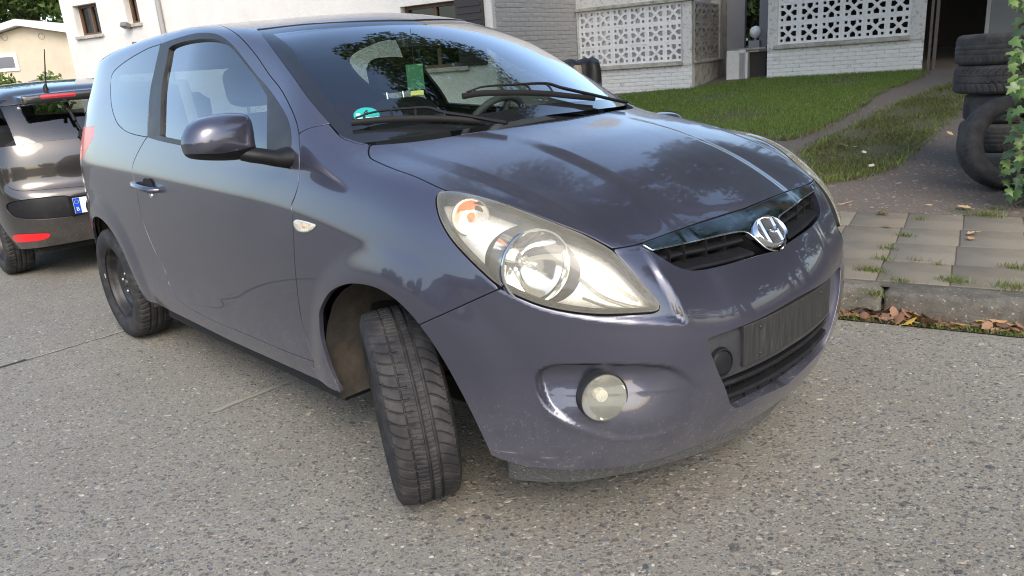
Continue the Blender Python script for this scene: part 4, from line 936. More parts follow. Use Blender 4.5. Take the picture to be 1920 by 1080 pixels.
# ------------------------------------------------------------------ ground: road, gutter, kerb, pavement, yard
A15 = R(15); E1 = np.array([math.cos(A15), math.sin(A15)]); E2 = np.array([-math.sin(A15), math.cos(A15)])
def st(s, t, z=0.0): q = E1 * s + E2 * t; return (float(q[0]), float(q[1]), z)
def to_st(P): P = np.asarray(P); return P[..., :2] @ E1, P[..., :2] @ E2
KERB_Z = .12; SLOPE = .063; T_EDGE = 3.24
def yard_z(t): return KERB_Z + SLOPE * np.maximum(np.asarray(t, float) - T_EDGE, 0)
def on_yard(px, py):
    d = ray(px, py); k = (KERB_Z - CAM_C[2]) / d[2] if d[2] < 0 else 60.0
    for _ in range(60):
        P = CAM_C + d * k; g = float(yard_z(to_st(P)[1])); f = P[2] - g; dfk = d[2] - SLOPE * float(d[:2] @ E2) * (to_st(P)[1] > T_EDGE); k -= f / dfk
    return CAM_C + d * k
# concrete with washed-out aggregate
n = NT('washed_aggregate_concrete'); co = n.coord()
def vor(scale, rnd=1.0, feat='F1'):
    v = n.n('TexVoronoi', feature=feat); n.set(v, Scale=scale, Randomness=rnd); w_ = n.n('VectorMath', operation='ADD'); nz = n.n('TexNoise'); n.set(nz, Scale=scale * .8, Detail=2.0); n.l(co, nz.inputs['Vector'])
    sc = n.n('VectorMath', operation='SCALE'); sc.inputs['Scale'].default_value = .55 / scale; n.l(nz.outputs['Color'], sc.inputs[0]); n.l(co, w_.inputs[0]); n.l(sc.outputs[0], w_.inputs[1]); n.l(w_.outputs[0], v.inputs['Vector']); return v
matrix_c = n.mix(n.ramp(n.noise(240, 4, .7, co), [(.3, 0), (.72, 1)]), (.160, .152, .122), (.315, .300, .245))
big = n.ramp(n.noise(1.1, 6, .62, co), [(.32, 0), (.72, 1)]); matrix_c = n.mix(n.math('MULTIPLY', big, .5), matrix_c, (.15, .132, .10))
stones = [(.0, (.10, .095, .085)), (.16, (.20, .185, .16)), (.30, (.075, .078, .082)), (.44, (.27, .25, .215)), (.58, (.15, .125, .10)), (.70, (.36, .33, .27)), (.80, (.13, .14, .15)), (.90, (.21, .175, .135)), (.975, (.50, .48, .42))]
h = None; colr = matrix_c
for sc_, thr in ((150, .42), (68, .40), (36, .30)):
    v = vor(sc_); hs = n.n('SeparateColor'); n.l(v.outputs['Color'], hs.inputs[0]); c_ = n.ramp(hs.outputs[0], stones, 'CONSTANT')
    pres = n.math('GREATER_THAN', hs.outputs[1], {150: .20, 68: .28, 36: .58}[sc_]); dd = n.n('MapRange'); n.set(dd, From_Min=thr, From_Max=thr - .10, To_Min=0, To_Max=1); n.l(v.outputs['Distance'], dd.inputs[0])
    mk = n.math('MULTIPLY', pres, dd.outputs[0]); colr = n.mix(n.math('MULTIPLY', mk, .9), colr, c_); hh = n.math('MULTIPLY', mk, 1.0 / sc_ * 60); h = hh if h is None else n.math('ADD', h, hh)
n.l(colr, n.b.inputs['Base Color']); n.b.inputs['Roughness'].default_value = .82; n.b.inputs['Specular IOR Level'].default_value = .35
n.bump(n.math('ADD', h, n.math('MULTIPLY', n.noise(300, 3, .7, co), .5)), .55, .004); M_ROAD = n.m
M_SEAM = pbr('joint_mortar', (.34, .32, .28), .9, var=(25, (.12, .11, .095), .4, .75), bump=(90, .4, .006))
M_SLAB = NT('pavement_slab'); n = M_SLAB; oi = n.n('ObjectInfo'); co = n.coord()
c_ = n.mix(n.ramp(n.noise(3.5, 7, .68, co), [(.3, 0), (.7, 1)]), (.105, .091, .066), (.20, .177, .132)); c_ = n.mix(n.math('MULTIPLY', n.ramp(n.noise(180, 3, .7, co), [(.45, 0), (.7, 1)]), .45), c_, (.30, .28, .24))
c_ = n.mix(n.math('MULTIPLY', n.ramp(n.noise(1.7, 5, .6, co), [(.5, 0), (.75, 1)]), .5), c_, (.11, .105, .075)); br = n.n('BrightContrast'); n.l(c_, br.inputs[0]); n.l(n.math('MULTIPLY', n.math('SUBTRACT', oi.outputs['Random'], .5), .025), br.inputs[1])
n.l(br.outputs[0], n.b.inputs['Base Color']); n.b.inputs['Roughness'].default_value = .9; n.bump(n.noise(120, 5, .7, co), .45, .006); M_SLAB = n.m
n = NT('old_kerb_stone'); co = n.coord(); c_ = n.mix(n.ramp(n.noise(9, 7, .7, co), [(.35, 0), (.68, 1)]), (.085, .076, .058), (.20, .184, .15)); c_ = n.mix(n.ramp(n.noise(55, 4, .75, co), [(.60, 0), (.68, .9)]), c_, (.55, .53, .47))
n.l(c_, n.b.inputs['Base Color']); n.b.inputs['Roughness'].default_value = .92; n.bump(n.noise(60, 6, .75, co), .8, .02); M_KERB = n.m
n = NT('old_asphalt'); co = n.coord(); c_ = n.mix(n.ramp(n.noise(260, 3, .7, co), [(.38, 0), (.68, 1)]), (.045, .039, .033), (.26, .225, .185)); c_ = n.mix(n.math('MULTIPLY', n.ramp(n.noise(38, 5, .75, co), [(.42, 0), (.66, 1)]), .6), c_, (.045, .038, .031)); c_ = n.mix(n.math('MULTIPLY', n.ramp(n.noise(1.5, 6, .65, co), [(.35, 0), (.7, 1)]), .5), c_, (.16, .118, .085))
n.l(c_, n.b.inputs['Base Color']); n.b.inputs['Roughness'].default_value = .92; n.bump(n.noise(200, 4, .75, co), .6, .008); M_ASPH = n.m
M_SOIL = pbr('dark_soil', (.045, .034, .022), .95, var=(30, (.10, .075, .045), .4, .7), bump=(50, .8, .03))
M_TURF = pbr('turf_floor', (.075, .085, .028), .95, var=(9, (.11, .09, .055), .38, .68), bump=(60, .8, .03))
def poly_sheet(name, pts, mat, zf, kind=None, parent=None, step=.25, **kw):
    """flat polygon (world xy) laid on a height function"""
    bm = bmesh.new(); vs = [bm.verts.new((p[0], p[1], 0)) for p in pts]; bm.faces.new(vs); bmesh.ops.triangulate(bm, faces=bm.faces)
    if step:
        for _ in range(3):
            es = [e for e in bm.edges if e.calc_length() > step * 2]
            if not es: break
            bmesh.ops.subdivide_edges(bm, edges=es, cuts=1); bmesh.ops.triangulate(bm, faces=bm.faces)
    for v in bm.verts: v.co.z = zf(v.co.x, v.co.y)
    bm.normal_update(); me = bpy.data.meshes.new(name); 
    for f in bm.faces:
        if f.normal.z < 0: f.normal_flip()
    bm.to_mesh(me); bm.free(); me.materials.append(mat); return obj(name, me, parent, kind=kind, **kw)
def wiggle(pts, amp, step):
    out = []; n_ = len(pts)
    for i in range(n_):
        a, b = np.array(pts[i][:2], float), np.array(pts[(i + 1) % n_][:2], float); k = max(1, int(np.linalg.norm(b - a) / step))
        for j in range(k): q = a + (b - a) * j / k; out.append(q + RNG.normal(0, amp, 2) * (j > 0))
    return out
S0, S1 = -160, 120
b = MB(); b.add([st(S0, -9, 0), st(S1, -9, 0), st(S1, 1.29, 0), st(S0, 1.29, 0)], [(0, 1, 2, 3)]); b.build('road', M_ROAD, kind='structure')
b = MB(); b.add([st(-400, -9, -.05), st(400, -9, -.05), st(400, -400, -.05), st(-400, -400, -.05)], [(0, 3, 2, 1)])
b.build('far_ground', M_TURF, kind='structure')
# transverse joints of the concrete slabs: tarred seam and a mortar repair
def strip(name, pts, wd, mat, z, kind='structure'):
    P = []; k = len(pts)
    for i in range(k):
        d = np.array(pts[min(i + 1, k - 1)]) - np.array(pts[max(i - 1, 0)]); d = d / np.linalg.norm(d); nn = np.array([-d[1], d[0]]); w_ = wd * (1 + RNG.normal(0, .22)); p = np.array(pts[i]) + RNG.normal(0, wd * .12, 2)
        P.append([(*(p + nn * w_ / 2), z), (*(p - nn * w_ / 2), z)])
    return MB().grid(P).build(name, mat, kind=kind, fix=False)
M_TAR = pbr('tar', (.022, .022, .022), .55, bump=(80, .5, .006))
j0 = on_plane(0, 690, 2, 0)[:2]; j1 = on_plane(230, 622, 2, 0)[:2]; dj = j1 - j0
strip('road_joint', [j0 + dj * t for t in np.linspace(.18, 4.2, 70)], .016, M_SEAM, .004); strip('tar_seam', [j0 + dj * t for t in np.linspace(-6, .20, 80)], .022, M_TAR, .0045)
k0 = on_plane(330, 800, 2, 0)[:2]; k1 = on_plane(575, 704, 2, 0)[:2]; strip('mortar_repair', [k0 + (k1 - k0) * t for t in np.linspace(.25, 2.2, 40)], .028, pbr('pale_mortar', (.26, .245, .205), .92, var=(12, (.24, .22, .19), .35, .7), bump=(120, .4, .004)), .004)
# loose-looking stones set in the concrete, as geometry where they can be told apart
def pebbles(name, n_, xy, size, mat_cols, zf=None):
    ns = 8; V, T, C = [], [], []; th = np.linspace(0, 2 * math.pi, ns, endpoint=False)
    for i in range(n_):
        a = size[i] * RNG.uniform(.75, 1.2); bb = a * RNG.uniform(.45, .85); rz = RNG.normal(.6, .7); hgt = a * RNG.uniform(.10, .26); rr = 1 + RNG.normal(0, .14, ns)
        x = a * np.cos(th) * rr; y = bb * np.sin(th) * rr; c_, s_ = math.cos(rz), math.sin(rz); X, Y = xy[i, 0] + c_ * x - s_ * y, xy[i, 1] + s_ * x + c_ * y
        k = len(V) * 1; tilt = RNG.normal(0, .25)
        ring0 = np.stack([X, Y, np.full(ns, -.001)], 1); ring1 = np.stack([xy[i, 0] + (X - xy[i, 0]) * .74, xy[i, 1] + (Y - xy[i, 1]) * .74, hgt * (1 + tilt * np.cos(th))], 1)
        base_ = i * (2 * ns); V.append(ring0); V.append(ring1)
        for j in range(ns): T += [(base_ + j, base_ + (j + 1) % ns, base_ + ns + (j + 1) % ns), (base_ + j, base_ + ns + (j + 1) % ns, base_ + ns + j)]
        for j in range(1, ns - 1): T.append((base_ + ns, base_ + ns + j, base_ + ns + j + 1))
        c0 = np.array(mat_cols[RNG.integers(len(mat_cols))]) * RNG.uniform(.75, 1.25); C += [c0] * (2 * ns)
    n = NT('pebble'); a_ = n.n('VertexColor'); a_.layer_name = 'Col'; n.l(n.mix(n.ramp(n.noise(160, 3, .7), [(.35, 0), (.8, .45)]), a_.outputs[0], (.36, .34, .29)), n.b.inputs['Base Color']); n.b.inputs['Roughness'].default_value = .62
    n.bump(n.noise(250, 3), .3, .002)
    V = np.concatenate(V)
    if zf is not None: V[:, 2] += zf(V[:, :2])
    me = to_mesh(name, V, np.array(T), n.m, smooth=False, col=np.array(C)); return obj(name, me, kind='stuff')
# density falls off with distance from the camera's standing point
cand = np.stack([RNG.uniform(-3.2, 2.6, 90000), RNG.uniform(-2.6, 1.6, 90000)], 1); s_, t_ = to_st(cand); dist = np.hypot(cand[:, 0] - CAM_C[0], cand[:, 1] - CAM_C[1])
keep = (t_ < 1.27) & (RNG.random(90000) < np.clip(3.6 / dist ** 2, 0, .95)); pj = project(np.c_[cand, np.zeros(len(cand))]); keep &= (pj[:, 0] > -150) & (pj[:, 0] < 2070) & (pj[:, 1] < 1250) & (((np.c_[cand, np.zeros(len(cand))] - CAM_C) @ CAM_W) > .3)
cand = cand[keep][:34000]; sz = .0036 * np.exp(np.abs(RNG.normal(0, .58, len(cand))))
STC = [(.07, .066, .06), (.12, .108, .09), (.045, .05, .06), (.20, .18, .15), (.27, .245, .20), (.085, .075, .06), (.15, .135, .11), (.09, .07, .055), (.12, .125, .13), (.035, .035, .035), (.19, .17, .135), (.11, .085, .06), (.08, .085, .075), (.14, .12, .10), (.16, .14, .115)]
pebbles('aggregate_stones', len(cand), cand, np.minimum(sz, .016), STC)
# gutter
poly_sheet('gutter', wiggle([st(-30, 1.285), st(20, 1.285), st(20, 1.42), st(-30, 1.42)], .006, .08), M_SOIL, lambda x, y: .006, 'structure', step=0)
# kerb stones and slabs: each piece an object of its own
def stone(name, s0, s1, t0, t1, z0, z1, mat, parent=None, bev=.02, jit=.0):
    M = Matrix.Translation((0, 0, 0)) @ Matrix.Rotation(A15, 4, 'Z'); cs, ct = (s0 + s1) / 2, (t0 + t1) / 2
    b = MB(); b.box((s0 - cs, t0 - ct, z0 - z1), (s1 - cs, t1 - ct, 0), None, bev); me = b.mesh(name, mat, R(50)); o = obj(name, me, parent); o.location = st(cs, ct, z1)
    o.rotation_euler = (RNG.normal(0, jit), RNG.normal(0, jit), A15 + RNG.normal(0, jit)); return o
kerb = empty('kerb', (0, 0, 0)); kerb['kind'] = 'structure'
for i in range(-14, 9): stone('kerb_stone', .864 + i * 1.0 + .006, 1.864 + i - .006, 1.395, 1.575, -.15, KERB_Z + RNG.normal(0, .003), M_KERB, kerb, .022, .003)
pav = empty('pavement', (0, 0, 0)); pav['kind'] = 'structure'
rows = [1.588, 1.975, 2.385, 2.80, 3.225]
for r_ in range(4):
    for i in range(-26, 14):
        s0 = .50 + i * .315 - r_ * .0 + .012 * r_; stone('paving_slab', s0 + .0025, s0 + .3125, rows[r_] + .003, rows[r_ + 1] - .003, .04, KERB_Z + RNG.normal(0, .0012), M_SLAB, pav, .004, .0025)
poly_sheet('pavement_bed', [st(-60, 1.50), st(40, 1.50), st(40, 3.26), st(-60, 3.26)], pbr('joint_sand', (.095, .082, .06), .95, var=(14, (.05, .045, .03), .4, .7)), lambda x, y: KERB_Z - .0045, 'structure', step=0)
b = MB(); P = [[st(s_, t_, float(yard_z(t_)) - .001) for s_ in np.linspace(-80, 60, 71)] for t_ in (3.225, 3.4, 4, 6, 8, 10, 12, 14, 18, 40, 80)]; b.grid(P); b.build('driveway', M_ASPH, kind='structure')
gx = np.stack([RNG.uniform(-3.5, 1.6, 14000), RNG.uniform(3.0, 11.5, 14000)], 1); gt_ = gx @ E2; gx = gx[(gt_ > 3.2) & (gt_ < 11.6)]; gd_ = gx @ E2; gx = gx[RNG.random(len(gx)) < np.clip(9 / gd_ ** 1.6, 0, 1)][:4500]
pebbles('driveway_grit', len(gx), gx, .0055 * np.exp(np.abs(RNG.normal(0, .55, len(gx)))), [(.12, .10, .085), (.08, .07, .06), (.17, .145, .12), (.06, .052, .045), (.14, .10, .065)], lambda xy: yard_z(xy @ E2))
# lawns
zy = lambda up: (lambda x, y: float(yard_z(np.array([x, y]) @ E2)) + up)
LAWN = [on_yard(*p)[:2] for p in [(1190, 235), (1300, 235), (1400, 250), (1475, 264), (1530, 247), (1590, 217), (1640, 178), (1708, 152), (1730, 141), (1720, 128), (1437, 146), (1297, 166), (1180, 178), (1100, 200)]]
WEDGE = [on_yard(*p)[:2] for p in [(1508, 287), (1555, 262), (1639, 220), (1700, 190), (1760, 167), (1812, 153), (1815, 190), (1747, 250), (1692, 297), (1660, 318), (1600, 335), (1554, 341), (1520, 345)]]
lawn_far = [st(-30, 3.3)[:2], st(-3.5, 3.3)[:2]] + [on_yard(1190, 300)[:2], on_yard(1100, 200)[:2]]
LAWN2 = [on_yard(1300, 235)[:2], on_yard(1190, 235)[:2], on_yard(1100, 200)[:2], on_yard(1180, 178)[:2], np.array(st(-5.2, 9.6)[:2]), np.array(st(-9.5, 9.0)[:2]), np.array(st(-9.5, 3.5)[:2]), np.array(st(-2.6, 3.5)[:2])]
poly_sheet('lawn', wiggle(LAWN2, .05, .2), M_TURF, zy(.0055), 'structure')
poly_sheet('lawn', wiggle(LAWN, .07, .15), M_TURF, zy(.004), 'structure'); poly_sheet('grass_median', wiggle(WEDGE, .06, .12), M_TURF, zy(.003), 'structure')
def grass_mat(name, cols, dry=.25):
    n = NT(name); a_ = n.n('VertexColor'); a_.layer_name = 'Col'; n.l(a_.outputs[0], n.b.inputs['Base Color']); n.b.inputs['Roughness'].default_value = .6; n.b.inputs['Specular IOR Level'].default_value = .25
    tr = n.n('BsdfTranslucent'); n.l(a_.outputs[0], tr.inputs[0]); mx = n.n('MixShader'); mx.inputs[0].default_value = .3; n.l(n.b.outputs[0], mx.inputs[1]); n.l(tr.outputs[0], mx.inputs[2]); n.l(mx.outputs[0], n.out.inputs[0]); return n.m
M_GRASS = grass_mat('grass_blade', 0)
def blades(name, xy, zf, hgt, wd, cols, lean=.5):
    n_ = len(xy); a = RNG.uniform(0, 2 * math.pi, n_); h_ = hgt * RNG.uniform(.5, 1.3, n_); l = lean * RNG.uniform(.2, 1.2, n_) * h_; a2 = RNG.uniform(0, 2 * math.pi, n_); z = zf(xy)
    dx, dy = np.cos(a) * wd / 2, np.sin(a) * wd / 2; lx, ly = np.cos(a2) * l, np.sin(a2) * l
    V = np.stack([np.c_[xy[:, 0] - dx, xy[:, 1] - dy, z], np.c_[xy[:, 0] + dx, xy[:, 1] + dy, z], np.c_[xy[:, 0] + dx * .7 + lx * .4, xy[:, 1] + dy * .7 + ly * .4, z + h_ * .6], np.c_[xy[:, 0] - dx * .7 + lx * .4, xy[:, 1] - dy * .7 + ly * .4, z + h_ * .6], np.c_[xy[:, 0] + lx, xy[:, 1] + ly, z + h_]], 1).reshape(-1, 3)
    k = np.arange(n_)[:, None] * 5; T = np.concatenate([k + np.array([[0, 1, 2]]), k + np.array([[0, 2, 3]]), k + np.array([[3, 2, 4]])]); c = np.array(cols)[RNG.integers(0, len(cols), n_)] * RNG.uniform(.7, 1.3, (n_, 1))
    return obj(name, to_mesh(name, V, T, M_GRASS, smooth=False, col=np.repeat(c, 5, 0)), kind='stuff')
def fill(poly, n_):
    P = np.array(poly); lo, hi = P.min(0), P.max(0); out = []
    while sum(map(len, out)) < n_:
        q = RNG.uniform(lo, hi, (n_, 2)); out.append(q[in_poly(q, P)])
    return np.concatenate(out)[:n_]
GREENS = [(.12, .21, .036), (.15, .245, .045), (.18, .255, .06), (.10, .17, .03), (.21, .25, .08)]; DRY = [(.13, .115, .05), (.18, .15, .075)]
yz = lambda xy: yard_z(xy @ E2) + .01
p_ = fill(LAWN, 90000); d_ = seg_dist(np.c_[p_, np.zeros(len(p_))], np.c_[np.array(LAWN), np.zeros(len(LAWN))], np.c_[np.roll(np.array(LAWN), -1, 0), np.zeros(len(LAWN))])
p_[:9000] += RNG.normal(0, .07, (9000, 2)); blades('lawn_grass', p_[((d_ > .05) | (RNG.random(len(p_)) < .4)) & (np.sin(p_[:, 0] * 2.3) * np.sin(p_[:, 1] * 1.9 + .7) + RNG.normal(0, .45, len(p_)) > -.45)], yz, .034, .009, GREENS + GREENS + DRY[:1], .7)
blades('lawn_grass', fill(LAWN2, 26000), yz, .034, .012, GREENS + DRY, .7)
p_ = fill(WEDGE, 24000); p_[:5000] += RNG.normal(0, .09, (5000, 2)); cl_ = np.sin(p_[:, 0] * 5.1) * np.sin(p_[:, 1] * 4.3 + 1) + RNG.normal(0, .5, len(p_)); blades('median_grass', p_[cl_ > .05], yz, .028, .007, GREENS[:2] + DRY * 2 + [(.06, .07, .025), (.08, .075, .03), (.09, .10, .03)], .9)
ed = []
for poly in (LAWN, WEDGE):
    for a_, b_ in zip(poly, poly[1:] + poly[:1]): ed.append(np.array(a_) + np.outer(RNG.random(220), np.array(b_) - np.array(a_)) + RNG.normal(0, .05, (220, 2)))
blades('edge_tufts', np.concatenate(ed), yz, .042, .008, GREENS + DRY * 2, 1.0)
# tufts in the pavement joints and grass along the gutter
tp = []
for px_, py_, n_, r_ in [(1651, 402, 50, .04), (1699, 443, 60, .05), (1667, 467, 55, .05), (1655, 487, 60, .05), (1633, 508, 170, .06), (1787, 527, 150, .07), (1905, 540, 150, .08), (1725, 412, 40, .04), (1758, 497, 20, .05), (1690, 528, 50, .06), (1640, 552, 80, .05), (1900, 502, 90, .07), (1715, 490, 25, .04), (1800, 398, 60, .08), (1850, 404, 240, .10), (1868, 395, 160, .08)]:
    c_ = on_plane(px_, py_, 2, KERB_Z)[:2]; tp.append(c_ + RNG.normal(0, r_ * .55, (n_, 2)) * np.array([1, .6]))
blades('joint_tufts', np.concatenate(tp), lambda xy: np.full(len(xy), KERB_Z - .006), .035, .0035, GREENS + DRY * 2, 1.0)
q_ = np.array([st(s_, t_)[:2] for s_, t_ in zip(RNG.uniform(-.4, 3.0, 4200), 1.285 + np.abs(RNG.normal(0, .03, 4200)))]); blades('gutter_grass', q_[(np.sin(q_[:, 0] * 9) + RNG.normal(0, .6, len(q_))) > -.5], lambda xy: np.full(len(xy), .004), .022, .0035, GREENS + [(.05, .06, .02)], 1.2)
# ------------------------------------------------------------------ fallen leaves
def leaf_mesh(name, mat, curl, seed):
    r_ = np.random.default_rng(seed); o = [(0, -1), (.28, -.72), (.55, -.45), (.50, -.2), (.72, .02), (.48, .2), (.52, .45), (.28, .6), (0, 1.0)]; o = [(x * r_.uniform(.85, 1.15), y) for x, y in o]; V = []; F_ = []
    for x, y in o: V += [(-x, y, curl * x * x + .15 * curl * y * y), (0, y * .98, .12 * curl * y), (x, y, curl * x * x * .6 + .15 * curl * y * y)]
    for i in range(len(o) - 1):
        for j in (0, 1): F_.append((i * 3 + j, i * 3 + j + 1, i * 3 + j + 4, i * 3 + j + 3))
    b = MB(); b.add(V, F_); b.tube([(0, -.98, 0), (.05, -1.5, .1)], .025, 5); return b.mesh(name, mat, R(60), fix=False)
LM = [pbr('tan_leaf', (.42, .24, .11), .6, var=(40, (.30, .15, .07), .4, .7)), pbr('brown_leaf', (.25, .13, .07), .7, var=(40, (.15, .08, .045), .4, .7)), pbr('pale_leaf', (.55, .40, .20), .6, var=(40, (.42, .27, .13), .4, .7)), pbr('yellow_leaf', (.75, .50, .06), .5, var=(30, (.6, .35, .05), .4, .7)), pbr('dark_leaf', (.12, .07, .045), .8), pbr('cream_leaf', (.62, .58, .38), .6)]
LMESH = [[leaf_mesh('fallen_leaf', m_, c_, 10 * i + j) for j, c_ in enumerate((.35, .75, -.4))] for i, m_ in enumerate(LM)]
def leaf(px, py, z, ln, k, label=None, group=None, tilt=.25, rz=None):
    c_ = on_plane(px, py, 2, z) if z < 1 else on_yard(px, py); o = obj('fallen_leaf', LMESH[k][RNG.integers(3)], None, Vector(c_) + Vector((0, 0, ln * .18))); o.scale = (ln * .5, ln * .5, ln * .5); o.rotation_euler = (RNG.normal(0, tilt), RNG.normal(0, tilt), RNG.uniform(0, 6.3) if rz is None else rz)
    o['label'] = label; o['category'] = 'leaf'; o['group'] = group or 'fallen leaves in the gutter'; return o
leaf(1656, 402, KERB_Z + .01, .075, 0, 'orange tan leaf on the grass tuft where the paving meets the driveway', 'fallen leaves on the pavement', .3)
leaf(1664, 427, KERB_Z, .075, 0, 'tan leaf flat on a paving slab just below the grass tuft', 'fallen leaves on the pavement', .1)
leaf(1823, 442, KERB_Z, .08, 2, 'upper of two pale leaves overlapping a slanting paving joint', 'fallen leaves on the pavement', .15); leaf(1820, 450, KERB_Z, .06, 0, 'lower of two tan leaves overlapping a slanting paving joint', 'fallen leaves on the pavement', .15)
leaf(1807, 393, KERB_Z + .01, .10, 2, 'long yellowish leaf on dry grass at the back edge of the paving', 'fallen leaves on the pavement', .2, 1.2); leaf(1747, 387, KERB_Z, .085, 2, 'pale leaf lying alone on the driveway behind the paving', 'fallen leaves on the pavement', .15)
leaf(1580, 385, KERB_Z, .09, 2, 'pale leaf on the driveway right beside the car bonnet end', 'fallen leaves on the pavement', .15); leaf(1626, 358, KERB_Z, .10, 1, 'dark tan leaf on the driveway above the other one', 'fallen leaves on the pavement', .2)
for (px_, py_, k, lb) in [(1675, 211, 5, 'cream leaf where the lawn meets the dirt track, farther one'), (1567, 209, 5, 'cream leaf lying on the lawn edge beside the track'), (1578, 280, 5, 'whitish triangular leaf on the grass median'), (1593, 270, 5, 'small whitish leaf on the grass median farthest up'), (1620, 293, 5, 'whitish leaf on the grass median lowest down'), (1765, 184, 5, 'pale leaf high up on the worn median near the tyres'), (1634, 320, 5, 'pale leaf at the bottom edge of the grass median'), (1607, 283, 5, 'thin pale leaf between two whitish leaves on the median'), (1780, 258, 2, 'small brownish leaf on the right wheel track of the driveway')]:
    o = leaf(px_, py_, 2, .07, k, lb, 'fallen leaves on the grass', .3)
    o.location.z += .03
gl = [(1617, 577, 0), (1606, 583, 1), (1640, 575, 2), (1598, 576, 0), (1630, 585, 1), (1652, 579, 0), (1663, 583, 2), (1677, 588, 1), (1690, 583, 4), (1700, 590, 1), (1712, 592, 0), (1722, 598, 2), (1706, 603, 3), (1733, 597, 1), (1768, 596, 0), (1790, 593, 0), (1797, 608, 0), (1835, 604, 3), (1868, 601, 0), (1893, 606, 2), (1914, 604, 0), (1910, 612, 1), (1745, 607, 1), (1645, 590, 4), (1620, 592, 1), (1660, 596, 4), (1685, 598, 1), (1755, 602, 4), (1850, 612, 1), (1880, 612, 4), (1600, 592, 2), (1634, 569, 1)]
ORD = 'first second third fourth fifth sixth seventh eighth ninth tenth eleventh twelfth thirteenth fourteenth fifteenth sixteenth seventeenth eighteenth'.split(); gl.sort(); half_ = len(gl) // 2 + 1; CN = ['tan', 'brown', 'pale', 'yellow', 'dark brown', 'cream']
for i_, (px_, py_, k) in enumerate(gl):
    lb_ = CN[k] + ' fallen leaf in the kerb gutter, ' + (ORD[i_] + ' leaf along from the car bumper' if i_ < half_ else ORD[len(gl) - 1 - i_] + ' leaf counted back from the right edge')
    if k == 3 and px_ > 1800: leaf(px_, py_, .012, .075, 3, 'bright yellow leaf among the brown ones in the gutter', None, .3)
    else: leaf(px_, py_ + 3, .010 + RNG.uniform(0, .015), RNG.uniform(.06, .095), k, lb_, None, .4)
# small litter nobody could count
q = MB(); lit = MB()
for i in range(1000):
    s_, t_ = RNG.uniform(-.6, 2.6), 1.30 + abs(RNG.normal(0, .04)); M = Matrix.Translation(st(s_, min(t_, 1.385), .008 + RNG.uniform(0, .012))) @ Matrix.Rotation(RNG.uniform(0, 6.3), 4, 'Z') @ Matrix.Rotation(RNG.normal(0, .5), 4, 'X'); a_ = RNG.uniform(.006, .022); lit.add([tuple(M @ Vector(v)) for v in ((-a_, -a_ * .5, 0), (a_, -a_ * .3, .003), (a_ * .7, a_ * .5, .006), (-a_ * .6, a_ * .6, .002))], [(0, 1, 2, 3)])
lit.build('leaf_litter', LM[1], kind='stuff', fix=False)
# ------------------------------------------------------------------ the white house with its pierced-block porch screens
n = NT('white_render'); co = n.coord(); c_ = n.mix(n.ramp(n.noise(2.2, 6, .65, co), [(.35, 0), (.75, 1)]), (.66, .64, .60), (.59, .565, .52)); n.l(c_, n.b.inputs['Base Color']); n.b.inputs['Roughness'].default_value = .9; n.bump(n.noise(35, 5, .65, co), .35, .02); M_REND = n.m
n = NT('white_painted_brick'); co = n.coord(); c_ = n.mix(n.ramp(n.noise(14, 6, .7, co), [(.4, 0), (.75, 1)]), (.72, .72, .70), (.62, .61, .57)); c_ = n.mix(n.ramp(n.noise(70, 4, .8, co), [(.66, 0), (.74, .8)]), c_, (.25, .22, .18)); n.l(c_, n.b.inputs['Base Color']); n.b.inputs['Roughness'].default_value = .85; n.bump(n.noise(60, 5, .65, co), .5, .01); M_WBRICK = n.m
M_MORT = pbr('painted_mortar', (.60, .59, .56), .95, var=(20, (.22, .20, .16), .5, .78), bump=(80, .5, .01))
M_SHADEBRICK = pbr('shade_grey_brick', (.40, .396, .385), .9, var=(12, (.34, .336, .325), .4, .7), bump=(60, .5, .01)); M_SHADEMORT = pbr('shade_grey_mortar', (.36, .355, .345), .95)  # white-painted brick and mortar toned grey, the wall's shade put into the colour
M_CONC = pbr('stained_concrete', (.42, .40, .35), .9, var=(7, (.17, .17, .11), .45, .75), bump=(50, .5, .01))
M_BLOCK = pbr('white_pierced_block', (.72, .72, .71), .85, var=(9, (.58, .57, .52), .5, .8), bump=(90, .3, .005))
M_SHADEBLOCK = pbr('shade_grey_block', (.33, .31, .28), .9, var=(12, (.16, .15, .12), .4, .75), bump=(90, .4, .006))  # darker copy of the white block, shade of the return wall in its colour
M_WOODF = pbr('brown_window_frame', (.085, .045, .025), .5, var=(30, (.14, .08, .045), .4, .7)); M_SHUT = pbr('dark_shutter', (.035, .028, .026), .6)
M_WPANE = glass_mat('window_glass', (.30, .33, .34), boost=1.6); M_CURT = pbr('net_curtain', (.62, .58, .52), .9); M_GREY = pbr('grey_wall_paint', (.30, .30, .31), .85, bump=(30, .2, .01)); M_ZINC = pbr('zinc', (.22, .22, .23), .5, .6)
RW0 = on_yard(1437, 149); RW1 = on_yard(1728, 133)
HA = (RW1 - RW0)[:2]; HA /= np.linalg.norm(HA); HN = np.array([HA[1], -HA[0]])      # along the house, outward normal
class Wall:
    """upright plane: u along, v up"""
    def __init__(s, origin, along): s.o = np.array([origin[0], origin[1], 0.0]); s.a = np.array([along[0], along[1], 0.0]); s.n = np.array([along[1], -along[0], 0.0])
    def px(s, x, y):
        d = ray(x, y); k = ((s.o - CAM_C) @ s.n) / (d @ s.n); P = CAM_C + d * k; return float((P - s.o) @ s.a), float(P[2])
    def M(s, u=0, v=0, w=0): p = s.o + s.a * u + s.n * w + np.array([0, 0, v]); return Matrix(((s.a[0], -s.n[0], 0, p[0]), (s.a[1], -s.n[1], 0, p[1]), (0, 0, 1, p[2]), (0, 0, 0, 1)))
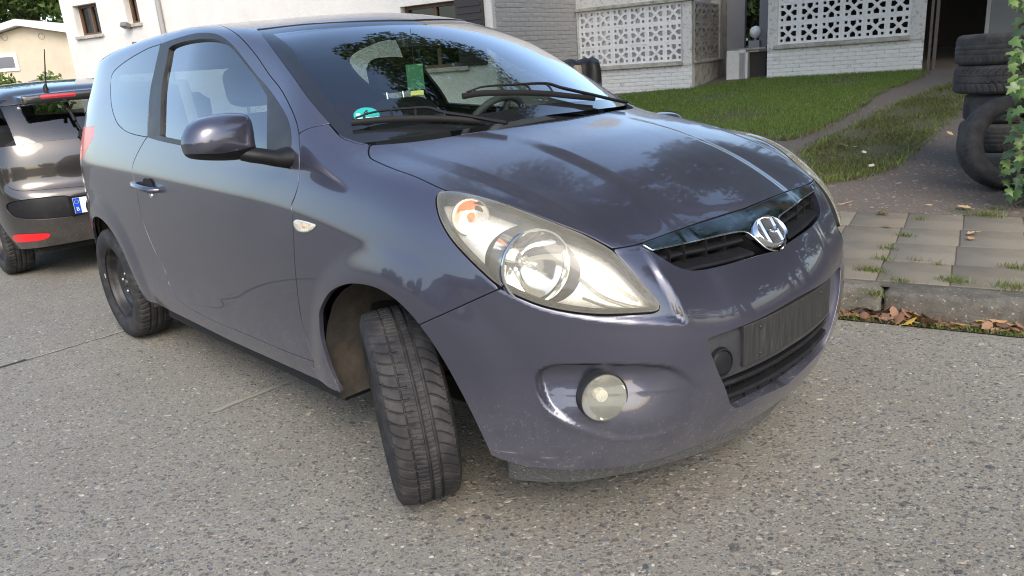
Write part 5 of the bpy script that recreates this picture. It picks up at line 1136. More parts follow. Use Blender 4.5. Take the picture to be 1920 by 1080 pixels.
    # local: x along, y into the wall, z up
def hole_block(sz, dep):
    g = 46; u = np.linspace(-1, 1, g); U, W = np.meshgrid(u, u, indexing='ij'); V = np.stack([U.ravel(), np.zeros(g * g), W.ravel()], 1); i, j = np.meshgrid(np.arange(g - 1), np.arange(g - 1), indexing='ij'); a = (i * g + j).ravel(); T = np.concatenate([np.stack([a, a + g, a + g + 1], 1), np.stack([a, a + g + 1, a + 1], 1)])
    x, z = V[:, 0], V[:, 2]; f = np.full(len(V), 9.0)
    for sx in (-1, 1):
        for sz_ in (-1, 1): f = np.minimum(f, np.maximum(np.abs(x - sx * .64), np.abs(z - sz_ * .64)) - .15)
    for k in range(4):
        p, q = [(x, z), (z, -x), (-x, -z), (-z, x)][k]                 # hole above the centre, pointing to it
        f = np.minimum(f, np.maximum.reduce([np.abs(p) - .27, q - .79, (np.abs(p) * 1.0 - (q - .17)) * .7]))
    m = cut_out(Me(V, np.tile([0, -1.0, 0], (len(V), 1)), T), f); m.V = m.V * sz / 2 * .985; m.N[:] = (0, -1, 0)
    fr = flange(m, dep, .004, skip=None); bk = Me(m.V + [0, dep * .98, 0], -m.N, m.T[:, ::-1]); return join(fr, bk)
BLK = .36; HB = hole_block(BLK, .09); ME_BLK = to_mesh('pierced_block', HB.V, HB.T, M_BLOCK, HB.N); ME_BLK2 = to_mesh('pierced_block', HB.V, HB.T, M_SHADEBLOCK, HB.N)
def brick_mesh(l, h, d, mat): return MB().box((-l / 2, 0, -h / 2), (l / 2, d, h / 2), None, .005).mesh('brick', mat, R(40))
def brick_field(parent, wall, u0, u1, v0, v1, mat, l=.21, h=.056, j=.010, proud=.004, w=0, maxn=290, clip=None):
    me = brick_mesh(l, h, .02, mat); half = brick_mesh(l / 2 - j / 2, h, .02, mat); n_ = 0; r_ = 0; v = v0 + h / 2
    while v + h / 2 <= v1 + .004:
        u = u0 + (l / 2 if r_ % 2 == 0 else -j / 2 - .0)
        if r_ % 2: 
            o = obj('brick', half, parent); o.matrix_local = Matrix.Translation(-Vector(ORIG[parent.name])) @ wall.M(u0 + l / 4 - j / 4, v, w + proud + RNG.normal(0, .0015)); u = u0 + l / 2 + j / 2 + l / 2; n_ += 1
        while u + l / 2 <= u1 + .003 and n_ < maxn:
            if clip is None or clip(u, v):
                o = obj('brick', me, parent); o.matrix_local = Matrix.Translation(-Vector(ORIG[parent.name])) @ wall.M(u + RNG.normal(0, .0015), v + RNG.normal(0, .0012), w + proud + RNG.normal(0, .0018)) @ Matrix.Rotation(RNG.normal(0, .008), 4, 'Z'); n_ += 1
            u += l + j
        if 0 < u1 - (u - l / 2) - .01 and u1 - (u - l / 2) > .05:
            rem = u1 - (u - l / 2); o = obj('brick', half, parent); o.matrix_local = Matrix.Translation(-Vector(ORIG[parent.name])) @ wall.M(u - l / 2 + rem / 2, v, w + proud) @ Matrix.Diagonal((rem / (l / 2 - j / 2), 1, 1, 1)); n_ += 1
        v += h + j; r_ += 1
    return n_
def wbox(b, wall, u0, u1, v0, v1, w0, w1, bev=0): b.box((u0, -w1, v0), (u1, -w0, v1), wall.M(), bev); return b
def screen_wall(nm, label, wall, u0, u1, v0, ub, vb, cols, nrow, vtop):
    """low brick wall, coping ledge, pierced blocks, piers and head"""
    W = empty(nm, tuple(wall.M(u0, v0) @ Vector((0, 0, 0))), label, 'wall'); ue = ub + cols * BLK; vt = vb + nrow * BLK
    b = MB(); wbox(b, wall, u0 + .002, u1 - .002, v0 - .5, vb - .07, -.20, -.016); wbox(b, wall, u0, ub, vb - .07, vtop, -.20, .0); wbox(b, wall, ue, u1, vb - .07, vtop, -.20, .0)
    if vt + .05 < vtop: wbox(b, wall, ub, ue, vt, vtop, -.20, .0)
    b.build('wall_core', M_MORT, W)
    q = MB(); wbox(q, wall, ub - .06, ue + .0, vb - .075, vb - .004, -.16, .045, .008); q.build('ledge', M_CONC, W, smooth=R(40))
    brick_field(W, wall, u0, u1, v0 - .02, vb - .08, M_WBRICK, w=-.016)
    for c in range(cols):
        for r_ in range(nrow):
            o = obj('pierced_block', ME_BLK, W); o.matrix_local = Matrix.Translation(-Vector(ORIG[W.name])) @ wall.M(ub + (c + .5) * BLK, vb + (r_ + .5) * BLK, -.02 + RNG.normal(0, .002))
    return W
RWALL = Wall(RW0, HA); ue, _ = RWALL.px(1728, 133); ub, vb = RWALL.px(1457, 88); ub2, vb2 = RWALL.px(1706, 62)
BLK_R = (ub2 - ub) / 6
v0r = float(RW0[2])
BLK0 = BLK; BLK = BLK_R
def rescale(me, k):
    m2 = me.copy(); m2.transform(Matrix.Scale(k, 4)); return m2
ME_L = ME_BLK; ME_BLK = rescale(ME_L, BLK_R / BLK0)
screen_wall('porch_screen_wall', 'white brick wall with pierced block screen beside the dark carport opening', RWALL, 0, ue, v0r, ub, (vb + vb2) / 2, 6, 3, v0r + 2.5)
LW1 = on_yard(1297, 168); LWALL = Wall(LW1, HA); ul0, vl0 = LWALL.px(1088, 129); ul1, vl1 = LWALL.px(1280, 112); BLK = (ul1 - ul0) / 6; ME_BLK = rescale(ME_L, BLK / BLK0)
screen_wall('corner_screen_wall', 'white brick porch wall with pierced block screen behind the car windscreen', LWALL, ul0 - .03, 0, float(LW1[2]), ul0, (vl0 + vl1) / 2, 6, 3, float(LW1[2]) + 2.6)
q = MB(); wbox(q, LWALL, ul0 - .05, .02, (vl0 + vl1) / 2 + 3 * BLK + .002, (vl0 + vl1) / 2 + 3 * BLK + .06, -.12, .05, .006); q.build('ledge', M_CONC, bpy.data.objects['corner_screen_wall'], smooth=R(40))
# return wall of the left porch, going back from the corner, its shade put into the grey colour
RET = Wall(LW1 + np.r_[HN * -.0, 0], -HN); 
W = empty('return_wall', tuple(LW1), 'return wall with pierced blocks round the porch corner, coloured grey for its shade', 'wall')
def rp(x, y): return RET.px(x, y)
u1, _ = rp(1360, 90); ub, vb = rp(1302, 112); uq, vq = rp(1350, 103); sb = (uq - ub) / 3
b = MB(); wbox(b, RET, .21, u1, .2, vb - .06, -.18, 0.0); wbox(b, RET, .003, ub, vb - .06, 3.0, -.18, .002); wbox(b, RET, uq + .01, u1 + .1, vb - .06, 3.0, -.18, 0.0); b.build('wall_core', M_CONC, W)
q = MB(); wbox(q, RET, ub - .03, uq + .1, vb - .06, vb - .005, -.14, .05, .006); q.build('ledge', M_CONC, W); ME_B2 = rescale(ME_BLK2, BLK / BLK0)
for c in range(3):
    for r_ in range(3):
        o = obj('pierced_block', ME_B2, W); o.matrix_local = Matrix.Translation(-Vector(LW1)) @ RET.M(ub + (c + .5) * sb, vb + (r_ + .5) * BLK, -.03) @ Matrix.Diagonal((sb / BLK, 1, 1, 1))
# porch back wall, step, dark gap
PB = Wall(LW1 - np.r_[HN * 2.6, 0], HA)
def slab_px(name, wall, x0, x1, y0, y1, th, mat, label, cat, vlo=None, vhi=None):
    (a, v1_), (b_, v2_) = wall.px(x0, y1), wall.px(x1, y0); q = MB(); lo_ = v1_ if vlo is None else vlo; hi_ = v2_ if vhi is None else vhi; wbox(q, wall, a, b_, lo_, hi_, -th, 0, .004); o = q.build(name, mat, smooth=R(40), label=label, cat=cat); return o
slab_px('porch_back_wall', PB, 1060, 1398, -60, 140, .15, M_GREY, 'plain grey back wall of the porch seen through the pierced blocks', 'wall', .3, 3.4)
slab_px('carport_side_wall', PB, 1422, 1466, -60, 120, .15, M_GREY, 'narrow grey wall strip standing just left of the larger block screen', 'wall', .3, 3.4)
PS = Wall(LW1 - np.r_[HN * 1.3, 0], HA)
slab_px('low_porch_wall', PS, 1362, 1398, 93, 132, .12, M_WBRICK, 'low white wall piece between the two block screens', 'wall', .55, None); slab_px('porch_pier', PS, 1385, 1402, 98, 140, .25, M_WBRICK, 'short white pier standing at the end of the low porch wall', 'wall', .5, None)
slab_px('porch_ledge', PS, 1372, 1436, 88, 96, .4, M_CONC, 'thin concrete ledge running between the two block screens', 'ledge')
slab_px('porch_plinth', Wall(LW1 - np.r_[HN * 1.5, 0], HA), 1396, 1436, 96, 134, .1, pbr('dark_plinth', (.06, .052, .045), .9), 'dark plinth under the concrete ledge between the screens', 'wall', .4, None)
gl_ = on_plane(1417, 60, 0, PB.o[0] + .3); dd = ray(1417, 60); gl_ = CAM_C + dd * 15.5
b = MB(); 
for i in range(9):
    pass
g_ = empty('globe_lamp', tuple(gl_), 'white globe lamp on a bracket in the dark gap between the screens', 'lamp'); MB().lathe([(.0001, .11)] + [(.11 * math.sin(a), .11 * math.cos(a)) for a in np.linspace(.1, 3.04, 14)] + [(.0001, -.11)], 20, Matrix.Translation(gl_) @ Matrix.Rotation(R(90), 4, 'X')).build('globe', M_WHITE, g_, smooth=True)
MB().box((gl_[0] - .12, gl_[1] - .05, gl_[2] - .30), (gl_[0] + .10, gl_[1] + .05, gl_[2] - .15), None, .01).tube([(gl_[0], gl_[1], gl_[2] - .2), (gl_[0], gl_[1], gl_[2] - .1)], .03).build('bracket', M_GREY, g_, smooth=R(40))
# dark carport: roof and inner walls close it off so that it is really dark inside
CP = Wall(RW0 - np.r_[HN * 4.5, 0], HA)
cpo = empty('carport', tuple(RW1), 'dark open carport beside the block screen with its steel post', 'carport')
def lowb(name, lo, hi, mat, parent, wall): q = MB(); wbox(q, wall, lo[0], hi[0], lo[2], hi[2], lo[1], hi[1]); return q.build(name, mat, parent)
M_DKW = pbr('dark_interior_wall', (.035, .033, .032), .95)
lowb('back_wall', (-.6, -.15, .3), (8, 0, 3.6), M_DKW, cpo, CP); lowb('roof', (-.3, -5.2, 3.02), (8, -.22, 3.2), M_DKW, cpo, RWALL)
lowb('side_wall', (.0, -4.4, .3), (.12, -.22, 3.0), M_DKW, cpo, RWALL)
pu, pv = RWALL.px(1741, 130); pu2, _ = RWALL.px(1733, 130)
b = MB(); wbox(b, RWALL, pu2 + .03, pu2 + .07, .55, 3.0, -.10, -.02, .004); wbox(b, RWALL, pu2 + .10, pu2 + .15, .55, 3.0, -.12, -.02, .006); b.build('steel_post', pbr('rusty_grey_steel', (.12, .10, .09), .6, .4, var=(20, (.10, .055, .03), .5, .75)), cpo, smooth=R(40))
# grey garage door further back right of the opening
GD = Wall(RW0 - np.r_[HN * 1.6, 0], HA); a, v1_ = GD.px(1845, 66); b_, _ = GD.px(1990, 60)
gdo = empty('garage_door', tuple(GD.M(a, v1_) @ Vector((0, 0, 0))), 'pale grey garage door with white frame behind the tyre stack', 'door'); q = MB(); wbox(q, GD, a, a + .06, v1_, v1_ + 2.2, -.05, .03); q.build('door_frame', pbr('pale_frame', (.52, .54, .55), .6), gdo); uu = a + .065; k = 0
while uu < b_:
    q = MB(); wbox(q, GD, uu, uu + .50, v1_ + .02, v1_ + 2.2, -.05, -.012, .006); q.build('door_panel', pbr('grey_door', (.24, .26, .28), .6) if k == 0 else bpy.data.materials['grey_door'], gdo, smooth=R(40)); uu += .51; k += 1
q = MB(); wbox(q, GD, a - .05, b_, .5, v1_ - .002, -.25, -.02); q.build('door_sill', M_DKW, gdo)
# main house volume
d_ = ray(930, 120); FC = CAM_C + d_ * (12.0 / (d_ @ CAM_W)); FW = Wall(FC, HA); house = empty('white_house', (FC[0], FC[1], .3), 'white rendered house with brown framed windows behind the car roof', 'house')
uL, _ = FW.px(128, 80); HT = 6.2
wins = [((137, 8), (192, 66), 'L'), ((230, -14), (264, 44), 'L'), ((178, 136), (212, 168), 'L'), ((752, 6), (876, 128), 'B')]
cut = []
for (x0, y0), (x1, y1), kd in wins:
    p = [FW.px(x0 + 8, y1), FW.px(x1, y1), FW.px(x0, y0), FW.px(x1 - 12, y0)]; ua = (p[0][0] + p[2][0]) / 2; ub_ = (p[1][0] + p[3][0]) / 2; cut.append((ua, ub_, (p[0][1] + p[1][1]) / 2, (p[2][1] + p[3][1]) / 2))
# wall front built round the window openings
us = sorted({uL, 0.0, *[c[0] for c in cut], *[c[1] for c in cut]}); b = MB()
for ua, ub_ in zip(us[:-1], us[1:]):
    mid = (ua + ub_) / 2; op = sorted([(c[2], c[3]) for c in cut if c[0] - 1e-6 <= mid <= c[1] + 1e-6]); v = .0
    for lo_, hi_ in op: wbox(b, FW, ua, ub_, v, lo_, -.3, 0); v = hi_
    wbox(b, FW, ua, ub_, v, HT, -.3, 0)
wbox(b, FW, uL, uL + .3, 0, HT, -8, -.302); wbox(b, FW, uL, 0, 0, HT, -8.3, -8.002); wbox(b, FW, uL, 0, HT, HT + .2, -8.3, .1); wbox(b, FW, -.3, -.002, 0, HT, -8, -.302)
b.build('wall', M_REND, house)
for i, (ua, ub_, va, vb_) in enumerate(cut):
    f = MB(); t = .055; wbox(f, FW, ua, ub_, va, va + t, -.20, -.13); wbox(f, FW, ua, ub_, vb_ - t, vb_, -.20, -.13); wbox(f, FW, ua, ua + t, va + t, vb_ - t, -.20, -.131); wbox(f, FW, ub_ - t, ub_, va + t, vb_ - t, -.20, -.131)
    m_ = ua + (ub_ - ua) * .5; wbox(f, FW, m_ - .03, m_ + .03, va + t, vb_ - t, -.20, -.129); w_ = f.build('window', M_WOODF, house)
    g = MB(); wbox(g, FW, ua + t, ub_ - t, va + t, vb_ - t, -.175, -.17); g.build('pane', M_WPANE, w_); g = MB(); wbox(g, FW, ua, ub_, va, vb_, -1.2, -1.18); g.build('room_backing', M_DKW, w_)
    g = MB(); P = []
    for k in range(31):
        uu = ua + t + (m_ - ua - t) * .75 * k / 30; P.append([tuple(FW.M(uu, vv, -.24 + .02 * math.sin(k * 1.3)) @ Vector((0, 0, 0))) for vv in (va + t, vb_ - t)])
    g.grid(P).build('curtain', M_CURT, w_, smooth=True, fix=False)
    g = MB(); wbox(g, FW, ua - .06, ub_ + .06, va - .07, va - .002, -.13, .06, .006); g.build('sill', M_CONC, w_)
ua, ub_, va, vb_ = cut[3]
q = MB(); wbox(q, FW, ub_ - .10, ub_ + .42, va, vb_, .012, .05, .004); s_ = q.build('shutter', M_SHUT, house)
for k in range(9): q = MB(); vv = va + .06 + (vb_ - va - .12) * k / 8.6; wbox(q, FW, ub_ - .06, ub_ + .38, vv, vv + .05, .051, .062, .003); q.build('slat', M_SHUT, s_)
u_, v_ = FW.px(312, 55); u2, _ = FW.px(300, 15); q = MB(); q.tube([FW.M((u_ + u2) / 2, .2, .06) @ Vector((0, 0, 0)), FW.M((u_ + u2) / 2, HT, .06) @ Vector((0, 0, 0))], .05, 12); q.build('downpipe', pbr('grey_pipe', (.30, .29, .28), .6), house, smooth=R(60))
u_, v_ = FW.px(246, 53); q = MB(); q.box((-.09, -.20, -.05), (.09, -.08, .05), FW.M(u_, v_) @ Matrix.Rotation(R(-25), 4, 'X'), .012).tube([FW.M(u_ + .02, v_ + .0, 0) @ Vector((0, 0, 0)), FW.M(u_ + .02, v_ + .02, .12) @ Vector((0, 0, 0))], .018); q.build('flood_lamp', pbr('lamp_grey', (.16, .16, .16), .5), house, smooth=R(40))
u_, v_ = FW.px(255, 83); q = MB(); q.box((-.05, -.06, -.05), (.05, 0, .05), FW.M(u_, v_), .01); q.build('junction_box', M_ZINC, house)
# white brick side wall, its shade painted as grey, between the house corner and the left porch screen
GA = (LWALL.M(ul0 - .03, 0, 0) @ Vector((0, 0, 0))); gd = np.array([GA[0] - FC[0], GA[1] - FC[1]]); gl_len = float(np.linalg.norm(gd)); GW = Wall(FC + np.r_[gd / gl_len * .0, 0], gd / gl_len)
W = empty('side_wall', (FC[0], FC[1], .4), 'white painted brick side wall, coloured grey for its shade, next to the left block screen', 'wall'); b = MB(); wbox(b, GW, .002, gl_len - .002, .1, 3.6, -.2, -.016); b.build('wall_core', M_SHADEMORT, W)
brick_field(W, GW, 0, gl_len, 1.02, 2.62, M_SHADEBRICK, l=.24, h=.064, w=-.016, maxn=290)
# ------------------------------------------------------------------ bin with a black cover and a wooden post beside it
d_ = ray(1076, 128); bp = CAM_C + d_ * (9.6 / (d_ @ CAM_W)); bz = float(yard_z(bp[:2] @ E2)); bn = empty('covered_bin', (bp[0], bp[1], bz), 'black cover sagging over a bin in front of the left block screen', 'bin')
q = MB(); P = []
for i, a in enumerate(np.linspace(0, 2 * math.pi, 37)):
    rr = .34 + .03 * math.sin(a * 5) + .02 * math.sin(a * 11); P.append([(bp[0] + rr * math.cos(a) * k, bp[1] + rr * .8 * math.sin(a) * k, z_ + .02 * math.sin(a * 7 + k * 4)) for k, z_ in ((1.06, bp[2] - .18), (1.05, bp[2] - .02), (1.0, bp[2] + .06), (.8, bp[2] + .10), (.4, bp[2] + .075), (0.001, bp[2] + .06))])
q.grid(P).build('cover', pbr('black_sheeting', (.012, .012, .013), .45), bn, smooth=True, fix=False)
MB().box((bp[0] - .27, bp[1] - .24, bz), (bp[0] + .27, bp[1] + .24, bp[2] - .03), None, .03).build('bin_body', pbr('stone_grey_bin', (.16, .15, .13), .8), bn, smooth=R(40))
d_ = ray(1083, 128); pp = CAM_C + d_ * (9.0 / (d_ @ CAM_W)); pz = float(yard_z(pp[:2] @ E2)); q = MB(); q.tube([(pp[0], pp[1], pz - .1), (pp[0], pp[1], pp[2] - .01), (pp[0], pp[1], pp[2] + .035)], [.055, .055, .042], 16); q.build('wooden_post', pbr('pale_wood', (.36, .28, .19), .8, var=(30, (.20, .15, .10), .4, .7)), smooth=R(50), label='round pale wooden post standing in front of the black covered bin', cat='post')
# ------------------------------------------------------------------ old tyres
def tread_old(u, th):
    d = .006 * np.maximum.reduce([notch(u, -.3, .04), notch(u, .3, .04)]); f = (th * 44 / (2 * math.pi) + 1.1 * np.abs(u) + .12 * np.sin(u * 9)) % 1.0; f = np.minimum(f, 1 - f); return np.maximum(d, .006 * (1 - sstep(.10, .16, f)) * sstep(.1, .14, np.abs(u)))
M_OLDT = pbr('dusty_tyre_rubber', (.030, .029, .028), .85, var=(8, (.085, .078, .068), .4, .75), bump=(90, .4, .004))
def old_tyre(tr, w_, rad): 
    me = make_tyre('old_tyre', 560, tr, w_, rad); me.materials.clear(); me.materials.append(M_OLDT); return me
TA, TB, TCm = old_tyre(tread_old, .215, .325), old_tyre(lambda u, th: tread_plain(u, th) * .55, .225, .325), old_tyre(lambda u, th: tread_plain(u, th) * .3, .215, .315)
rng_in = MB().lathe([(.205, -.075), (.212, -.06), (.215, 0), (.212, .06), (.205, .075)], 48); INNER = rng_in.mesh('inner_lining', M_DARK, True)
def tyre_obj(me, loc, rot, label, scale=1):
    o = obj('old_tyre', me, None, loc, label, 'tyre', 'old tyres by the ivy'); o.rotation_euler = rot; i_ = obj('inner_lining', INNER, o, (0, 0, 0)); return o
d_ = ray(1876, 150); tc = CAM_C + d_ * (7.05 / math.hypot(d_[0], d_[1]))
tz = float(yard_z(tc[:2] @ E2)); ztop = CAM_C[2] + 7.05 * ray(1876, 62)[2] / math.hypot(*ray(1876, 62)[:2])
hts = [.215] * 6; z_ = ztop - .1075
names = ['smooth worn tyre on top of the stack by the ivy', 'tyre with blocky winter tread, second from top of the stack', 'third tyre from the top of the stack, hidden behind the leaning tyre', 'fourth tyre from the top of the stack behind the leaning tyre', 'fifth tyre down the stack behind the leaning tyre']
k = 0
while z_ > tz + .05 and k < 6:
    tyre_obj([TB, TA, TCm, TB, TA, TCm][k], (tc[0] + [0, .005, .07, .06, .08, .01][k], tc[1] + [0, .0, .05, .05, .05, .02][k], z_), (R(90), 0, R(40 * k + 20)), names[min(k, 4)]) if k < 5 else None
    z_ -= .218; k += 1
lb = on_yard(1884, 352); dv = np.array([CAM_C[0] - lb[0], CAM_C[1] - lb[1]]); az = math.atan2(dv[1], dv[0])
lt_ = tyre_obj(TB, (lb[0], lb[1], lb[2] + .325 * math.cos(R(12))), (R(-11), 0, az + R(90) + R(24)), 'worn tyre standing upright and leaning against the tyre stack')
# ------------------------------------------------------------------ small cream house, bush and tree at far left
d0 = ray(42, 48); cz = CAM_C + d0 * (27 / (d0 @ CAM_W)); ch_dir = np.array([HA[0] * .75 - HA[1] * .66, HA[1] * .75 + HA[0] * .66]); ch_dir = CAM_R[:2] / np.linalg.norm(CAM_R[:2]); CW = Wall((cz[0], cz[1], 0), ch_dir)
chs = empty('cream_house', (cz[0], cz[1], 0), 'small cream gabled house beyond the second car', 'house'); apex = CW.px(42, 50); rt = CW.px(125, 62); lt = CW.px(-60, 84); lt = (2 * apex[0] - rt[0] - 3.2, rt[1] - .5)
M_CREAM = pbr('cream_render', (.54, .475, .36), .9, var=(2, (.48, .415, .31), .4, .7), bump=(30, .3, .02)); rr_ = rt[0] + 3.0; sl = (apex[1] - rt[1]) / (rt[0] - apex[0])
pts = [(lt[0], -.2), (rr_, -.2), (rr_, apex[1] - sl * (rr_ - apex[0])), apex, (lt[0], apex[1] - sl * (apex[0] - lt[0]))]
MB().prism(pts, 7.0, CW.M() @ Matrix(((1, 0, 0, 0), (0, 1, 0, 0), (0, 0, 1, 0), (0, 0, 0, 1))), 1).build('wall', M_CREAM, chs)
q = MB()
for s_ in (-1, 1):
    e_ = rr_ + .3 if s_ > 0 else lt[0] - .3; za = apex[1] + .03; ze = apex[1] - sl * abs(e_ - apex[0]) + .03
    q.add([tuple(CW.M() @ Vector(v)) for v in [(apex[0], -.35, za), (e_, -.35, ze), (e_, -.35, ze + .22), (apex[0], -.35, za + .22), (apex[0], 7.2, za), (e_, 7.2, ze), (e_, 7.2, ze + .22), (apex[0], 7.2, za + .22)]], [(0, 1, 2, 3), (4, 7, 6, 5), (0, 4, 5, 1), (3, 2, 6, 7), (1, 5, 6, 2), (0, 3, 7, 4)])
q.build('roof', pbr('white_roof_edge', (.60, .58, .54), .8), chs)
a, v1_ = CW.px(-40, 132); b_, v2_ = CW.px(26, 106); q = MB(); wbox(q, CW, a - .12, b_ + .12, v1_ - .12, v2_ + .12, .003, .05, .01); w_ = q.build('window', pbr('white_frame', (.80, .76, .68), .7), chs); q = MB(); wbox(q, CW, a, b_, v1_, v2_, .051, .056); q.build('pane', pbr('grey_pane', (.16, .17, .19), .1), w_)
for x, y in ((9, 70), (78, 68)): u_, v_ = CW.px(x, y); MB().lathe([(0, -.02), (.09, -.02), (.11, .02), (.11, -.1)], 16, CW.M(u_, v_, .0) @ Matrix.Rotation(math.pi, 4, 'Z')).build('wall_vent', pbr('vent_brown', (.30, .24, .17), .8), chs, smooth=R(40))
d0 = ray(62, 42); oz = CAM_C + d0 * (31 / (d0 @ CAM_W)); q = MB(); q.box((oz[0] - .7, oz[1] - .35, oz[2] - 1.2), (oz[0] + .7, oz[1] + .35, oz[2] + .0), None, .04); q.build('chimney', pbr('orange_brick', (.52, .22, .10), .9, var=(8, (.40, .16, .07), .4, .7)), chs)
q = MB(); a, v1_ = CW.px(100, 164); b_, v2_ = CW.px(149, 152); q.tube([CW.M(a - .3, v1_ - .0, 2.2) @ Vector((0, 0, 0)), CW.M(b_ + .3, v2_ + .12, 2.2) @ Vector((0, 0, 0))], .09, 6); q.build('shed_roof_edge', M_ZINC, chs)
# ------------------------------------------------------------------ foliage
def leaf_cloud(centers, radii, n_, size, rng, cols, flat=.0):
    """leaf faces spread through clumps -> vertices, triangles, colours"""
    k = rng.integers(0, len(centers), n_); c = np.array(centers)[k]; rd = np.array(radii)[k]; v = rng.normal(0, 1, (n_, 3)); v /= np.linalg.norm(v, axis=1)[:, None]; r_ = rng.uniform(.35, 1.0, n_) ** .6
    p = c + v * (rd[:, None] * r_[:, None]); a = rng.normal(0, 1, (n_, 3)); a[:, 2] -= .35; a /= np.linalg.norm(a, axis=1)[:, None]; b = np.cross(a, rng.normal(0, 1, (n_, 3))); b /= np.linalg.norm(b, axis=1)[:, None]
    s_ = size * rng.uniform(.6, 1.35, n_)[:, None]; V = np.stack([p - a * s_, p + b * s_ * .48 - a * s_ * .1, p + a * s_, p - b * s_ * .48 - a * s_ * .1], 1).reshape(-1, 3); i = np.arange(n_)[:, None] * 4
    T = np.concatenate([i + np.array([[0, 1, 2]]), i + np.array([[0, 2, 3]])]); col = np.array(cols)[rng.integers(0, len(cols), n_)] * rng.uniform(.7, 1.3, (n_, 1)); return V, T, np.repeat(col, 4, 0)
M_LEAF = grass_mat('tree_leaf', 0); M_BARK = pbr('bark', (.085, .065, .045), .95, var=(14, (.15, .125, .095), .4, .7), bump=(18, .9, .05))
def tree(name, base, h, crown_c, crown_r, n_, size, label, cols, seed, clumps=26, trunk_r=.16, cat='tree', group=None, limbs=7):
    rng = np.random.default_rng(seed); t = empty(name, tuple(base), label, cat, group); cc = np.array(crown_c, float); cr = np.array(crown_r, float); C_, R_l = [], []
    for i in range(clumps):
        v = rng.normal(0, 1, 3); v /= np.linalg.norm(v); C_.append(cc + v * cr * rng.uniform(.3, .92)); R_l.append(float(cr.mean()) * rng.uniform(.20, .42))
    V, T, col = leaf_cloud(C_, R_l, n_, size, rng, cols); obj('crown', to_mesh('crown', V, T, M_LEAF, smooth=False, col=col), t)
    q = MB(); b0 = np.array(base, float); top = cc - np.array([0, 0, cr[2] * .2]); mid = (b0 + top) / 2 + rng.normal(0, .12, 3)
    q.tube([b0 - [0, 0, .2], b0 * .7 + mid * .3, mid, top], [trunk_r * 1.3, trunk_r, trunk_r * .8, trunk_r * .4], 12)
    for i in range(min(limbs, clumps)): e_ = np.array(C_[i]); s_ = mid + (top - mid) * rng.uniform(.1, .9); q.tube([s_, (s_ + e_) / 2 + rng.normal(0, .15, 3) + [0, 0, .1], e_], [trunk_r * .45, trunk_r * .3, trunk_r * .1], 7)
    q.build('trunk', M_BARK, t, smooth=R(60)); return t
GT = [(.06, .11, .02), (.045, .085, .018), (.085, .13, .028), (.10, .14, .035), (.035, .07, .016)]
d0 = ray(60, 15); tp_ = CAM_C + d0 * (36 / (d0 @ CAM_W)); tree('background_tree', (tp_[0], tp_[1], 0), 9, (tp_[0], tp_[1], tp_[2] + 1.2), (4.6, 4.6, 3.0), 15000, .14, 'green leafy tree rising behind the cream house roof', GT, 5, 40, .3)
tree('background_tree', (tp_[0] + 4.5, tp_[1] + 3.6, 0), 9, (tp_[0] + 4.6, tp_[1] + 3.9, tp_[2] + 1.0), (3.6, 3.6, 3.2), 11000, .14, 'green leafy tree behind the corner of the white house', GT, 6, 34, .3)
d0 = ray(35, 155); bp_ = CAM_C + d0 * (13.5 / (d0 @ CAM_W)); tree('green_bush', (bp_[0], bp_[1], 0), 2, (bp_[0], bp_[1], bp_[2] - .42), (.95, .9, .58), 4200, .05, 'light green bush just above the roof of the second car', [(.12, .19, .035), (.10, .165, .03), (.15, .21, .05)], 9, 26, .05, 'bush')
# ------------------------------------------------------------------ ivy at the right edge, on a tree trunk outside the frame
iv = on_yard(1935, 392); it = empty('ivy_covered_tree', (float(iv[0]) + .25, float(iv[1]) + .15, float(iv[2])), 'tree with climbing ivy leaves beside the old tyres', 'tree')
b0 = np.array(ORIG[it.name]); q = MB(); q.tube([b0 + [0, 0, -.2], b0 + [0, 0, .5], b0 + [.05, .05, 2.2], b0 + [-.3, .2, 4.2]], [.26, .19, .17, .13], 14)
rng = np.random.default_rng(21); C_, R_l = [], []
for i in range(64):
    v = rng.normal(0, 1, 3); v /= np.linalg.norm(v); C_.append(np.array([-.7, 3.9, 7.0]) + v * np.array([4.3, 3.2, 3.0]) * rng.uniform(.35, .95)); R_l.append(rng.uniform(.4, .95))
for i in range(12): e_ = C_[i]; s_ = b0 + [-.3, .2, 4.1]; q.tube([s_, s_ * .6 + e_ * .4 + [0, 0, .5], e_], [.10, .06, .02], 7)
q.build('trunk', M_BARK, it, smooth=R(60))
V, T, col = leaf_cloud(C_, R_l, 40000, .085, rng, GT); obj('crown', to_mesh('crown', V, T, M_LEAF, smooth=False, col=col), it)
# ivy leaves: lobed, each a piece of its own
def ivy_leaf(seed):
    r_ = np.random.default_rng(seed); o = [(0, -.55), (.34, -.62), (.62, -.30), (.36, -.05), (.62, .30), (.26, .30), (0, .95), (-.26, .30), (-.62, .30), (-.36, -.05), (-.62, -.30), (-.34, -.62)]; b = MB(); b.add([(0, 0, .10)] + [(x * r_.uniform(.85, 1.15), y, -.10 * (x * x + y * y)) for x, y in o], [(0, 1 + i, 1 + (i + 1) % 12) for i in range(12)]); return b
IVM = [pbr('ivy_' + nme, c_, .42, var=(60, c2, .4, .7)) for nme, c_, c2 in (('green', (.085, .155, .035), (.06, .11, .025)), ('light', (.15, .235, .055), (.11, .18, .04)), ('dark', (.045, .085, .025), (.035, .06, .02)), ('turning', (.30, .20, .06), (.2, .12, .04)))]
IVL = [[ivy_leaf(i * 7 + j).mesh('ivy_leaf', m_, R(60), fix=False) for j in range(2)] for i, m_ in enumerate(IVM)]
